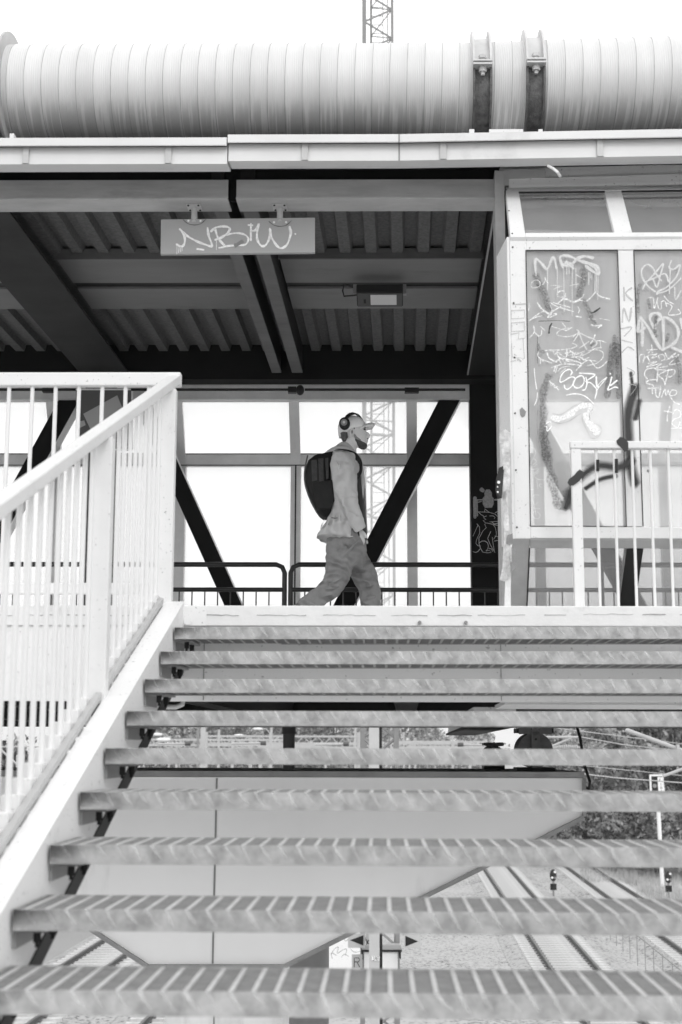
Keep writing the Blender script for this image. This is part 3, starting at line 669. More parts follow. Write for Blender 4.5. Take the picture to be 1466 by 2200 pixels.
fs = MB(); fs.prism([PG.hit(1094.5, 509, -.002), PG.hit(1107, 1157, -.002), PG.hit(1107, 1157, -.002)+Vector((-.02,.30,0)), PG.hit(1094.5, 509, -.002)+Vector((-.02,.30,0))], Vector((-.012, 0, 0)))
G('corner_return', fs, M['alu'])
lf = MB()
lf.poly_on(PLw, [(1103, 1157.5), (1139, 1157.5), (1131, 1330), (1097, 1330)], .06)
lf.poly_on(PLw, [(1139, 1158), (1720, 1160), (1720, 1180), (1139, 1178)], .05)
lf.poly_on(PLw, [(1347, 1180), (1383, 1180), (1361, 1330), (1327, 1330)], .06)
G('lower_frame', lf, M['lowframe'], bevel=.003)
dk_ = MB().poly_on(PLw, [(1347, 1180), (1383, 1180), (1361, 1330), (1327, 1330)], .004, .0045); G('lower_mullion_cover', dk_, M['dark2'])
# rubber seals
se = MB()
for a, b in (((1130.5, 537), (1140.5, 1131)), ((1327.5, 537), (1346.5, 1131)), ((1362.5, 537), (1382.5, 1131))):
    se.poly_on(PG, [(a[0]-1, a[1]), (a[0]+1, a[1]), (b[0]+1, b[1]), (b[0]-1, b[1])], .004, .003)
se.poly_on(PG, [(1131, 536.5), (1328, 536), (1328, 538.5), (1131, 539)], .004, .002); se.poly_on(PG, [(1362, 536), (1590, 535), (1590, 537.5), (1362, 538.5)], .004, .002)
se.poly_on(PU, [(1115, 411), (1300, 409.5), (1300, 412.5), (1115, 414)], .004, .002); se.poly_on(PU, [(1336, 409), (1600, 405), (1600, 408), (1336, 412)], .004, .002)
se.poly_on(PG, [(1140, 1129.5), (1347, 1130), (1347, 1131.5), (1140, 1131)], .004, .002)
se.poly_on(PLw, [(1137, 1178), (1140, 1178), (1133, 1330), (1130, 1330)], .004, .003)
G('seal', se, M['black'])
pn1 = G('glass_pane', MB().poly_on(PG, [(1130, 537), (1328, 537), (1347, 1131), (1140, 1131)], .006, -.02), M['glass_near'])
pn2 = G('glass_pane', MB().poly_on(PG, [(1362, 537), (1592, 536), (1616, 1132), (1382, 1131)], .006, -.02), M['glass_near'])
G('glass_pane', MB().poly_on(PU, [(1114, 410), (1300, 409), (1322, 500), (1129, 501)], .006, -.02), M['glass_top'])
G('glass_pane', MB().poly_on(PU, [(1335, 409), (1600, 404), (1620, 498), (1358, 500)], .006, -.02), M['glass_top'])
G('glass_pane', MB().poly_on(PLw, [(1138, 1178), (1348, 1180), (1329, 1335), (1130, 1335)], .006, -.02), M['glass_low'])
G('glass_pane', MB().poly_on(PLw, [(1382, 1180), (1640, 1180), (1640, 1335), (1360, 1335)], .006, -.02), M['glass_low'])
# head panel above
PH = Plane(FB.p(0, 7.88, 0), FB.p(1, 7.88, 0), FB.p(0, 7.88, 1))
hd = MB().poly_on(PH, [(1094, 384), (1466, 373), (1800, 365), (1800, 386), (1466, 391), (1094, 402)], .04)
hd.poly_on(PH, [(1074, 362), (1800, 345), (1800, 367), (1466, 374.5), (1172, 381), (1094, 383), (1074, 420)], .03, -.03)
hd.poly_on(PH, [(1094, 396), (1800, 381), (1800, 388), (1094, 403)], .02, .012)
G('head_panel', hd, M['fascia'])
G('capping', MB().poly_on(PH, [(1074, 364), (1172, 362), (1172, 380), (1094, 383), (1094, 398), (1080, 398)], .02, .01), mat('capping_paint', .5, .5, .1, 4, dark=.4))
sc_ = MB()
for x, y in ((1088, 408), (1094, 453), (1101, 502), (1102, 531), (1104, 651), (1106, 768), (1107, 888), (1109, 1010), (1111, 1133)):
    pl = PU if y < 506 else PG; q = pl.hit(x, y); sc_.cyl(q, q+pl.n*.004, .0045, 8)
G('screw', sc_, M['dark2'])
# torn tape and peeling paint on the edge
tp = MB(); PT = Plane(FB.p(0, 6.93, 0), FB.p(1, 6.93, 0), FB.p(0, 6.93, 1))
def tape(pts, m, name='torn_tape'):
    mb = MB(); q = [PT.hit(x, y, random.uniform(-.02, .02)) for x, y in pts]; mb.prism(q, Vector((0, .002, 0))); return G(name, mb, m)
tm = mat('torn_tape', .62, .35, .35, 18, .6, 40, dark=.5, dscale=12)
tape([(1074, 927), (1086, 922), (1097, 930), (1098, 965), (1090, 1000), (1082, 1010), (1080, 975), (1073, 950)], tm)
tape([(1084, 985), (1097, 965), (1097, 1060), (1090, 1075), (1080, 1068), (1078, 1030)], tm)
tape([(1066, 1030), (1072, 1005), (1084, 1000), (1080, 1040), (1079, 1070), (1070, 1072), (1065, 1055)], M['black'], 'torn_label')
tape([(1080, 1060), (1090, 1050), (1094, 1150), (1097, 1180), (1096, 1240), (1088, 1250), (1074, 1246), (1080, 1220), (1083, 1160)], tm)
tape([(1090, 1150), (1102, 1146), (1103, 1168), (1096, 1172), (1088, 1168)], M['mid'])
tape([(1099, 1175), (1111, 1185), (1099, 1198)], M['mid']); tape([(1099, 1205), (1110, 1218), (1098, 1228)], M['mid'])
tape([(1082, 1075), (1092, 1080), (1098, 1250), (1098, 1305), (1084, 1305), (1086, 1245), (1080, 1150)], mat('pale_tape', .7, .5, .2, 9))
mb = MB()
for (x, y, r) in ((1072, 1036, 3.3), (1069.5, 1046, 1.5), (1070, 1057, 2)): c = PT.hit(x, y, .03); mb.cyl(c, c+PT.n*.001, r/3054*7, 12)
G('label_mark', mb, M['text_w'])
G('sticker_remnant', MB().poly_on(PG, [(1117, 880), (1122, 875), (1131, 884), (1128, 894), (1122, 897), (1118, 891)], .001, .002), M['mid'])
# ================================================================== graffiti (traced strokes, laid on the glass and steel they are painted on)
A = dict(ox=1120, oy=540, sc=6.664); B_ = dict(ox=1120, oy=740, sc=6.664); C_ = dict(ox=1330, oy=540, sc=5.235); D_ = dict(ox=1120, oy=940, sc=5.944)
def Gr(name, pl, lst, w, m, par, **k): return obj(name, strokes(pl, lst, w, **k), M[m], par)
# scrubbed dark ghosts first
Gr('graffiti_ghost', PG, [[40/6.6*3, (210, 330), (260, 470), (330, 600), (380, 760), (400, 830)], [17, (880, 260), (900, 400), (850, 560), (830, 640)], [12, (900, 700), (960, 820), (1010, 950), (1060, 1040)],
   [9, (240, 1330), (270, 1420), (330, 1440)], [6, (1000, 1350), (1050, 1310)]], 16, 'p_worn', pn1, soft=.5, **A)
Gr('graffiti_ghost', PG, [[19, (400, 440), (340, 600), (310, 800), (330, 1000), (310, 1200), (330, 1450), (370, 1640)]], 18, 'p_worn', pn1, soft=.4, **B_)
Gr('graffiti_ghost', PG, [[23, (300, -40), (330, 200), (380, 450), (430, 700), (480, 850), (540, 880), (590, 800), (600, 680)]], 22, 'p_worn', pn1, soft=.35, **D_)
Gr('graffiti_ghost', PG, [[13, (455, 1050), (560, 1065), (700, 1000), (830, 900), (930, 870), (1000, 900), (960, 1000)], [16, (930, 1010), (960, 1110), (1060, 1220), (1080, 1260)]], 13, 'p_scratch', pn1, soft=.2, **B_)
Gr('graffiti_outline', PG, [[(450, 990), (560, 1005), (660, 950), (760, 880), (900, 830), (980, 815), (1030, 870), (1025, 930), (985, 980), (985, 1080)], [(450, 1105), (560, 1130), (700, 1090), (860, 990), (880, 1090), (930, 1200), (990, 1320), (1040, 1350), (1120, 1310), (1155, 1230), (1120, 1160), (1040, 1130)],
   [(350, 560), (290, 700), (240, 830), (245, 900), (230, 1050), (235, 1250), (270, 1500)], [(350, 540), (370, 640), (340, 720), (380, 830)]], 1.3, 'p_grey', pn1, **B_)
Gr('dark_scribble', PG, [[4, (1010, 880), (1060, 860), (1130, 810)], [3.5, (440, 1030), (410, 1090), (400, 1170)], [1.2, (250, 1000), (500, 990), (700, 1000)], [1, (235, 1200), (238, 1600)]], 3, 'p_dark', pn1, soft=.3, **A)
# dark pillar seen grimy behind the pane edge is painted streaks on the glass
Gr('dark_streak', PG, [[9, (1340, 1210), (1330, 1350), (1300, 1600)], [8, (1385, 1240), (1380, 1600)]], 9, 'p_worn', pn1, soft=.2, smooth=False, **A)
Gr('dark_streak', PG, [[14, (1320, 0), (1290, 250), (1270, 500), (1230, 740)], [12, (1380, 0), (1385, 400), (1395, 750)]], 12, 'p_worn', pn1, soft=.2, smooth=False, **B_)
# MRS in fat pale letters with drips
Gr('graffiti_letters', PG, [[6, (210, 300), (208, 110), (300, 175), (375, 250), (460, 80), (510, 240)], [6, (600, 230), (560, 80), (660, 60), (780, 110), (730, 170), (640, 150), (750, 240)], [7, (1030, 90), (900, 70), (800, 110), (900, 150), (1020, 180), (1110, 240), (1110, 320), (1040, 290), (930, 210)], [8, (610, 190), (740, 200)], [7, (960, 170), (1050, 220), (1090, 290)]], 6, 'p_pale', pn1, **A)
Gr('graffiti_drip', PG, [[2, (215, 290), (215, 350)], [2.2, (380, 250), (378, 550)], [2.2, (518, 240), (522, 600)], [2, (612, 240), (618, 860)], [2, (655, 220), (655, 325)], [2, (688, 220), (688, 320)], [2, (735, 240), (732, 925)], [2, (785, 240), (788, 520)], [2, (970, 300), (970, 470)], [1.6, (990, 300), (990, 380)], [1.6, (1015, 320), (1013, 400)], [1.8, (1060, 330), (1058, 570)], [1.8, (1080, 330), (1082, 570)], [2, (1105, 330), (1100, 690)]], 2, 'p_pale', pn1, smooth=False, **A)
Gr('graffiti_tag', PG, [[1.6, (140, 480), (165, 430), (215, 408), (265, 430), (270, 490), (220, 515), (170, 520), (145, 500)], [1.6, (310, 475), (345, 420), (343, 370), (360, 420), (390, 455)], [2, (795, 335), (860, 375), (920, 410)], [1.4, (470, 540), (520, 515), (590, 495)], [1.2, (430, 485), (560, 487)],
   [1.4, (700, 492), (780, 470), (830, 465)], [3, (520, 620), (535, 580), (580, 565), (620, 568)], [3.4, (640, 640), (590, 690), (530, 740)], [3.6, (620, 680), (680, 690), (710, 715)], [1.6, (520, 640), (570, 655), (620, 640), (640, 600)],
   [2.4, (740, 720), (820, 695), (880, 650), (900, 615)], [3, (750, 735), (840, 700), (930, 710), (1010, 650), (1070, 580), (1110, 630), (1190, 660), (1275, 680)],
   [2.6, (235, 735), (300, 820), (390, 880), (430, 870), (570, 785)], [2.6, (260, 790), (330, 850), (400, 900)], [3, (400, 730), (430, 800), (440, 880), (380, 945), (440, 930), (510, 900), (470, 890)], [2.4, (400, 725), (500, 780), (620, 820), (750, 860)], [2, (460, 730), (560, 760), (700, 800)],
   [2.4, (120, 990), (210, 920), (300, 865), (370, 860)], [2, (140, 975), (220, 940), (300, 920)], [1.6, (100, 830), (130, 790)], [1.6, (120, 740), (110, 850)], [2, (815, 790), (835, 840), (820, 880)], [4, (790, 930), (855, 940)],
   [3, (1005, 1050), (1080, 1065), (1155, 1055), (1105, 1090)], [1.2, (960, 965), (1080, 970)], [1.6, (1130, 960), (1270, 985)], [2.6, (180, 1065), (190, 1150), (125, 1235)], [2.6, (190, 1150), (250, 1215)], [2, (250, 1215), (290, 1190), (295, 1120)],
   [1.6, (280, 1075), (340, 1130)], [1.5, (430, 1070), (560, 1110)], [1.5, (580, 1010), (640, 1085)], [2.2, (600, 1110), (650, 1130), (730, 1085)], [1.6, (730, 1095), (600, 1110), (520, 1160), (530, 1200), (640, 1220), (740, 1205), (820, 1160), (800, 1120)],
   [2, (755, 1285), (830, 1160), (740, 1225)], [2.6, (1060, 1195), (1030, 1270), (995, 1315)], [2, (1080, 1280), (1150, 1280), (1215, 1305)], [1.6, (1130, 1275), (1145, 1380)]], 2, 'p_scratch', pn1, **A)
Gr('graffiti_tag', PG, [[3, (820, 1130), (880, 1290), (940, 1400)], [3, (850, 1170), (950, 1220), (1050, 1260), (1085, 1320), (1020, 1380)], [3, (970, 1290), (900, 1340), (840, 1380)]], 3, 'p_pale', pn1, **A)
_rs = random.Random(4)
lst = [[2.6, (250, 100), (240, 160), (290, 210), (400, 250), (440, 265)], [3.4, (375, 120), (400, 190), (480, 240), (510, 250)], [3.2, (510, 120), (540, 180), (600, 210)], [3, (650, 60), (660, 120), (640, 210), (680, 220)], [3.2, (500, 240), (580, 200), (700, 220), (860, 270), (820, 340)],
   [3.4, (730, 180), (830, 175), (900, 220)], [2.6, (790, 370), (870, 280), (980, 220), (1040, 290), (1090, 335), (1160, 310), (1230, 240)], [1.8, (250, 110), (400, 80), (550, 75), (700, 60), (800, 20), (740, -20)], [1.8, (950, 300), (1080, 270), (1170, 190), (1170, 110), (1080, 75), (960, 90)],
   [1.8, (1150, 45), (1050, 60), (960, 120), (880, 160)], [2.4, (275, 270), (285, 210), (315, 240)], [2.6, (440, 330), (560, 290), (700, 280), (830, 295)], [2.4, (470, 385), (500, 300)], [2.2, (495, 400), (520, 310)], [2, (530, 380), (580, 330), (690, 310)], [1.8, (560, 410), (640, 340)], [2.4, (700, 90), (760, 125)]]
for i in range(16):
    x = _rs.uniform(420, 1000); y = _rs.uniform(60, 230); lst.append([_rs.uniform(.9, 1.8), (x, y), (x+_rs.uniform(-60, 60), y+_rs.uniform(20, 70)), (x+_rs.uniform(-40, 130), y+_rs.uniform(-40, 80))])
Gr('graffiti_tag', PG, lst, 2.4, 'p_scratch', pn1, **B_)
# SORV
Gr('graffiti_letters', PG, [[3, (710, 440), (730, 390), (690, 355), (620, 390), (570, 460), (560, 535), (620, 520), (700, 470), (760, 470), (770, 510), (730, 590), (670, 640), (630, 625), (620, 580)],
   [3, (840, 450), (790, 480), (750, 550), (770, 610), (830, 620), (890, 570), (905, 500), (880, 450), (830, 450)], [3, (840, 410), (950, 415), (1060, 430), (1000, 480), (930, 530), (1000, 550), (1060, 610), (1085, 660), (1060, 770)], [3, (930, 470), (945, 560), (920, 640), (880, 655)],
   [3.6, (1078, 460), (1085, 600), (1110, 600)], [2.2, (1085, 600), (1150, 530), (1230, 470)], [2.2, (1090, 650), (1150, 570), (1220, 490)], [5, (1278, 415), (1280, 420)], [3.4, (1300, 465), (1275, 560), (1245, 650), (1340, 610), (1385, 620)], [3.4, (1375, 515), (1280, 590)],
   [2.4, (650, 725), (760, 705), (870, 720), (960, 770), (1040, 850)], [1.8, (190, 870), (225, 790), (235, 690)], [1.6, (190, 340), (200, 480), (225, 640)], [2.2, (430, 1110), (380, 1115), (335, 1165), (370, 1180), (375, 1240), (440, 1170)]], 3, 'p_white', pn1, **B_)
Gr('graffiti_tag', PG, [[2.6, (400, 520), (460, 570), (540, 650)], [1.6, (415, 515), (430, 590), (470, 560), (480, 620), (520, 600)]], 2, 'p_scratch', pn1, **B_)
Gr('graffiti_tag', PG, [[1.2, (120, 130), (170, 140), (185, 200), (160, 260)], [1.3, (125, 330), (160, 270), (195, 310), (150, 350)], [1.3, (120, 360), (170, 370), (200, 340)], [1.2, (130, 410), (230, 400), (160, 460), (230, 430)], [1.3, (215, 450), (160, 490), (150, 550)], [1.3, (160, 480), (210, 530), (300, 540)], [1.4, (200, 540), (215, 650)], [1.4, (265, 600), (240, 590), (235, 620), (265, 640)], [1.2, (130, 665), (165, 665)], [1.2, (170, 770), (165, 735), (235, 735)],
   [1.2, (140, 780), (175, 860), (210, 825)], [1.2, (170, 860), (190, 990)], [1.2, (160, 900), (240, 910)], [1.3, (200, 940), (150, 960), (160, 1020), (220, 1035), (245, 990), (210, 950)]], 1.3, 'p_pale', pn1, **D_)
# right pane
Gr('graffiti_letters', PG, [[4, (270, 420), (310, 350), (420, 230), (500, 135), (470, 260), (430, 400), (390, 320)], [4, (410, 450), (330, 390), (265, 290), (260, 200), (320, 145), (380, 180), (420, 250), (480, 330)], [4, (590, 105), (570, 180), (620, 200), (690, 150), (650, 280), (540, 400), (440, 450), (430, 480)], [4, (580, 200), (570, 470)], [3.6, (430, 470), (520, 450), (600, 400), (700, 300)], [3, (630, 400), (640, 540), (700, 440)], [3.6, (300, 340), (400, 300), (520, 250), (560, 340)]], 4, 'p_pale', pn2, **C_)
Gr('graffiti_tag', PG, [[(340, 520), (390, 530), (400, 640), (440, 520)], [(430, 560), (450, 640), (480, 640), (480, 570), (520, 560), (540, 620)], [(510, 500), (560, 560), (620, 590)], [(540, 580), (600, 620), (560, 710), (690, 700), (670, 650)]], 2.2, 'p_scratch', pn2, **C_)
Gr('graffiti_letters', PG, [[7, (265, 1060), (265, 800), (240, 740), (330, 850), (490, 1100), (500, 760)], [7, (400, 860), (350, 760), (380, 700), (450, 700), (490, 760)], [7, (410, 860), (450, 770), (520, 740), (610, 790), (670, 880), (660, 980), (600, 1050), (490, 1105)], [8, (230, 780), (220, 900), (290, 860)], [7, (600, 1080), (720, 1130)], [7, (700, 760), (720, 860)]], 7, 'p_pale', pn2, **C_)
Gr('graffiti_tag', PG, [[(370, 1050), (378, 1140)], [(310, 1110), (435, 1100)], [(370, 1100), (330, 1145)], [(235, 1250), (240, 1170), (290, 1165), (270, 1250), (310, 1180), (350, 1240)], [(350, 1240), (330, 1170), (400, 1160), (430, 1150), (370, 1200), (430, 1180)], [(460, 1210), (450, 1170), (500, 1160), (520, 1210), (480, 1230)], [(520, 1140), (560, 1210), (600, 1180)], [(540, 1220), (640, 1140), (600, 1200), (680, 1160), (570, 1270), (690, 1250)], [(330, 1260), (430, 1240), (310, 1300), (480, 1260), (420, 1310), (550, 1290)],
   [2.8, (430, 1330), (390, 1310), (310, 1330), (290, 1390), (320, 1430)], [2.8, (440, 1320), (430, 1460)], [2.4, (440, 1330), (530, 1340), (450, 1390), (500, 1440), (520, 1500)], [2.8, (560, 1330), (520, 1500)], [2.6, (540, 1340), (620, 1330), (630, 1370), (580, 1410), (530, 1400)],
   [2.8, (420, 1440), (340, 1450), (310, 1480), (380, 1500), (390, 1520)], [2.6, (330, 1540), (450, 1535)], [2.6, (375, 1530), (380, 1600)], [2.8, (415, 1540), (420, 1620), (450, 1640), (465, 1580), (470, 1520)], [2.6, (480, 1640), (520, 1550), (530, 1620), (560, 1560)], [2.6, (560, 1560), (580, 1620), (640, 1610), (650, 1570), (600, 1560), (575, 1610), (620, 1690), (680, 1720)],
   [2.8, (575, 1740), (550, 1820), (545, 1910)], [2.6, (510, 1795), (600, 1810)], [2.8, (610, 1830), (640, 1780), (690, 1800), (690, 1860), (620, 1890), (600, 1940), (660, 1980), (690, 1920)], [2.2, (590, 1990), (720, 1985)]], 2.0, 'p_scratch', pn2, **C_)
Gr('graffiti_ghost', PG, [[10, (240, 370), (220, 450), (210, 560), (220, 680)], [8, (330, 540), (350, 640)], [9, (420, 730), (410, 900), (430, 960)], [10, (560, 930), (540, 1010)], [12, (640, 1180), (680, 1300), (690, 1480)]], 10, 'p_worn', pn2, soft=.5, **C_)
# the big black sprayed arc
Gr('black_spray', PG, [[25, (1216, 1092), (1228, 1056), (1250, 1024), (1285, 1001), (1330, 1004), (1360, 988)]], 20, 'p_dark', pn1, soft=.8)
Gr('black_spray', PG, [[14, (1258, 1050), (1290, 1030), (1325, 1022)]], 10, 'p_dark', pn1, soft=.7)
Gr('black_spray', PG, [[30, (1366, 830), (1352, 880), (1350, 920), (1356, 1000), (1366, 1040)], [10, (1356, 800), (1362, 850)], [16, (1375, 860), (1366, 900)]], 30, 'p_dark', gz, soft=.85)
Gr('black_spray', PG, [[8, (1392, 1011), (1394, 1013)]], 8, 'p_dark', pn2, soft=.9)
Gr('grey_letters', PG, [[4, (1341, 617), (1342, 646)], [4, (1358, 618), (1345, 630), (1360, 646)], [4, (1338, 692), (1341, 662), (1352, 690), (1357, 661)], [3, (1335, 706), (1358, 703), (1342, 722)], [2, (1336, 730), (1360, 736)], [3, (1337, 757), (1350, 745), (1363, 752)], [2, (1348, 790), (1364, 800), (1352, 815)], [2, (1352, 825), (1368, 830), (1354, 850)]], 3, 'p_greyl', gz, soft=.4)
# vertical dark marker tag on the corner post
K = lambda *p: [(1040+x/3.441, 340+y/3.441) for x, y in p]
Gr('marker_tag', PG, [K((215, 1080), (308, 1075)), K((235, 1090), (235, 1100)), K((205, 1125), (205, 1185), (300, 1180), (300, 1120), (205, 1125)), K((205, 1215), (205, 1280), (300, 1275), (300, 1210), (205, 1215)), K((200, 1300), (260, 1290), (255, 1335), (300, 1330)), K((205, 1370), (210, 1465), (300, 1480), (290, 1330)), K((200, 1500), (235, 1495)), K((250, 1480), (275, 1500))], 2.4, 'p_greyl', gz, smooth=False, soft=.3)
# fox sketch on the far column
PF = Plane(FB.p(0, 12.075, 0), FB.p(1, 12.075, 0), FB.p(0, 12.075, 1)); E_ = dict(ox=1000, oy=1020, sc=12.218)
Gr('fox_drawing', PF, [[(510, 975), (512, 895), (630, 985), (780, 1030), (880, 1120), (945, 1220)], [(345, 975), (560, 980), (640, 990)], [(345, 975), (410, 1040), (495, 1095)], [(555, 1080), (480, 1125), (545, 1175), (470, 1200), (545, 1275), (510, 1290), (540, 1370)], [(640, 1080), (740, 1080), (785, 1120), (765, 1150)], [(640, 1240), (800, 1225), (940, 1220)], [(560, 1265), (720, 1300), (880, 1335)], [(700, 1240), (760, 1290), (880, 1270)],
   [(740, 1320), (790, 1380), (820, 1540), (810, 1600), (750, 1690)], [(560, 1380), (460, 1480), (400, 1600), (360, 1660), (365, 1820), (400, 1930), (460, 2030), (580, 2050), (680, 2040), (640, 1980), (550, 2000)], [(380, 1780), (440, 1740), (520, 1740), (590, 1790), (610, 1880), (590, 1950), (545, 2000)], [(670, 1490), (590, 1670), (660, 1840), (780, 2040)], [(710, 1640), (730, 1800), (765, 2010)], [(780, 1610), (945, 1650), (920, 1880), (875, 1720), (770, 1740)], [(620, 1930), (700, 1950), (715, 2010)],
   [(310, 1290), (375, 1370), (380, 1530), (300, 1700), (280, 1800), (330, 1860), (400, 1870)], [(330, 1330), (260, 1490), (205, 1610)], [(205, 2020), (280, 2040), (340, 2010), (385, 1950)], [(790, 995), (850, 965), (910, 960)], [(850, 1022), (920, 1022)]], 1.3, 'p_line', bridge, smooth=False, **E_)
Gr('sticker_remnant', PF, [[20, (600, 470), (610, 600)], [23, (600, 620), (605, 770)], [8, (420, 380), (470, 420)], [3, (310, 660), (450, 655)], [3, (315, 660), (320, 1080)], [3, (770, 655), (870, 655)], [7, (255, 600), (255, 1120)], [3, (345, 720), (420, 700)]], 20, 'p_grey', bridge, smooth=False, soft=.1, **E_)
PD = Plane(FB.p(0, 12.1, 0), FB.p(1, 12.1, 0), FB.p(0, 12.1, 1))

# ================================================================== hanging sign with the tag
sg = thing('hanging_sign', 'grey panel sign hung from the front beam, tagged NBW in white', 'sign', FB.p(FB.px(511, 505, 7.99)[0], 7.99, FB.px(511, 505, 7.99)[1]))
PS = Plane(FB.p(0, 7.99, 0), FB.p(1, 7.99, 0), FB.p(0, 7.99, 1))
obj('panel', MB().poly_on(PS, [(346, 471), (677, 467), (677, 542), (345, 545.5)], .03), M['sign'], sg, bevel=.002)
H_ = dict(ox=340, oy=430, sc=4.189)
for cx, cy in ((418, 440), (602, 443)):
    uu, hh = FB.px(cx, 478, 8.02); mb = MB().tube([FB.p(uu, 8.01, hh-.004), FB.p(uu, 8.01, hh+.016), FB.p(uu, 8.01, hB-.006)], [.024, .019, .017], 14)
    obj('hanger', mb, M['steel'], sg, smooth=True)
    obj('mount_plate', MB().fbox(FB, uu-.042, uu+.042, 7.95, 8.05, hB-.006, hB-.001), M['steel'], sg)
    mb = MB()
    for du in (-.03, .03):
        for dv in (7.962, 8.038): obj('bolt', MB().cyl(FB.p(uu+du, dv, hB-.012), FB.p(uu+du, dv, hB-.005), .006, 6), M['dark2'], sg)
    mb = MB(); stroke(mb, PS, [(cx-24, cy+32), (cx-14, cy+40), (cx, cy+43), (cx+14, cy+40), (cx+24, cy+31)], 1.2); obj('clamp_outline', mb, M['p_dark'], sg)
    mb = MB()
    for dx in (-13, 13): q = PS.hit(cx+dx, cy+34); mb.ell(q, .007, .005, .007, 10, 6)
    obj('rivet', mb, M['text_w'], sg, smooth=True)
obj('graffiti_letters', strokes(PS, [[5.8, (195, 260), (235, 320), (238, 380), (215, 415), (170, 400)], [5.8, (200, 265), (260, 320), (350, 370), (430, 400), (485, 410), (455, 320), (445, 250)], [5.8, (475, 280), (520, 245), (600, 235), (645, 255), (620, 300), (560, 340), (515, 355)], [5.8, (515, 265), (540, 340), (600, 410)],
   [4.8, (520, 350), (600, 315), (700, 295), (780, 310), (812, 350), (790, 395), (740, 405), (640, 410), (550, 428)], [6, (835, 215), (835, 250)], [4, (810, 222), (850, 225)], [4.8, (835, 240), (835, 360)], [5.8, (850, 275), (880, 265), (905, 210), (890, 290), (895, 360), (930, 410), (970, 400), (1005, 330), (1005, 255), (1020, 330), (1070, 410), (1115, 430), (1165, 390), (1195, 290), (1185, 240)],
   [5, (1234, 302), (1235, 303)], [4, (350, 438), (410, 446)], [4.5, (165, 395), (190, 415)], [1.6, (170, 410), (168, 485)], [1.6, (190, 410), (185, 470)], [1.6, (205, 410), (203, 465)], [1.5, (218, 405), (216, 455)], [1.6, (525, 350), (524, 445)], [4, (548, 428), (590, 424)], [5, (1182, 240), (1190, 285)]], 4, **H_), M['p_white'], sg)
obj('small_sticker', MB().poly_on(PS, [(502, 526), (520, 514), (525, 520), (506, 532)], .0006, .0055), M['mid'], sg)
obj('sticker_text', strokes(PS, [[(685, 405), (692, 390), (698, 402)], [(703, 398), (705, 386), (714, 392), (706, 394)], [(718, 390), (722, 380), (730, 385)], [(735, 382), (737, 370)], [(742, 378), (750, 364)], [(752, 372), (760, 362)]], 1.0, **H_), M['p_dark'], sg)

# ================================================================== ceiling lamp
vL = 9.75; lp = thing('ceiling_lamp', 'black box lamp with a pale lens fixed under the ceiling channel', 'lamp', FB.p(FB.px(815, 620, vL)[0], vL, 3.3))
PLp = Plane(FB.p(0, vL, 0), FB.p(1, vL, 0), FB.p(0, vL, 1)); ul, hl_ = FB.px(766, 642, vL); ur_, htp = FB.px(866, 601, vL)
PB = lambda u, v, h: FB.p(u, v, h)
hb0 = FB.px(815, 643, vL)[1]; hb1 = FB.px(815, 601, vL)[1]
obj('housing', MB().hexa([PB(ul, vL, hb0+.055), PB(ur_, vL, hb0+.055), PB(ur_, vL+.16, hb0), PB(ul, vL+.16, hb0), PB(ul, vL, hb0+.11), PB(ur_, vL, hb0+.11), PB(ur_, vL+.16, hb0+.11), PB(ul, vL+.16, hb0+.11)]), M['black'], lp, bevel=.004)
def lq(a0, a1, b0, b1, off=.003):                      # patch on the sloping underside
    f = lambda a, b: PB(ul+(ur_-ul)*a, vL+.16*b, hb0+.055*(1-b)-off)
    return [f(a0, b0), f(a1, b0), f(a1, b1), f(a0, b1)]
obj('cover', MB().prism(lq(.02, .98, .04, .96), Vector((0, 0, -.004))), mat('lamp_cover', .07, .4), lp)
obj('lens', MB().prism(lq(.30, .86, .12, .8, .008), Vector((0, 0, -.003))), mat('lamp_lens', .6, .2), lp)
obj('logo_mark', MB().prism(lq(.15, .2, .45, .7, .008), Vector((0, 0, -.002))), M['black'], lp)
for s_, uu in ((-1, ul), (1, ur_)): obj('bracket', MB().fbox(FB, min(uu, uu+s_*.025), max(uu, uu+s_*.025), vL+.05, vL+.1, hb0+.06, hb0+.13), M['mid'], lp)
obj('cable', MB().tube([PB(ul+.0, vL+.05, hb0+.05), PB(ul-.03, vL+.05, hb0+.045), PB(ul-.09, vL+.05, hb0+.04), PB(ul-.1, vL+.05, hb0+.08), PB(ul-.09, vL+.05, hb0+.13), PB(ul, vL+.06, hb0+.10)], .006, 6), M['black'], lp, smooth=True)

# ================================================================== information board behind the rails
vI = 11.6; PI = Plane(FB.p(0, vI, 0), FB.p(1, vI, 0), FB.p(0, vI, 1))
ib = thing('information_board', 'dark grey board with pale border and tilted white stickers behind the white rail', 'sign', PI.hit(225, 900))
obj('board', MB().poly_on(PI, [(163, 836), (280, 836), (285, 841), (285, 962), (280, 967), (163, 967)], .03), mat('board_grey', .10, .5), ib)
mb = MB(); mb.bar(PI.hit(163, 836.5, .004), PI.hit(281, 836.5, .004), .008, .012); mb.bar(PI.hit(284, 840, .004), PI.hit(284, 962, .004), .012, .008, up=(0,1,0)); mb.bar(PI.hit(163, 966, .004), PI.hit(281, 966, .004), .008, .012); obj('border', mb, M['fascia'], ib)
st_m = mat('sticker_grey', .42, .5)
obj('sticker', MB().poly_on(PI, [(179, 889), (252, 849), (266, 884), (212, 922), (196, 926)], .002, .004), st_m, ib)
obj('sticker', MB().poly_on(PI, [(163, 907), (181, 903), (184, 913), (170, 920)], .002, .004), st_m, ib)

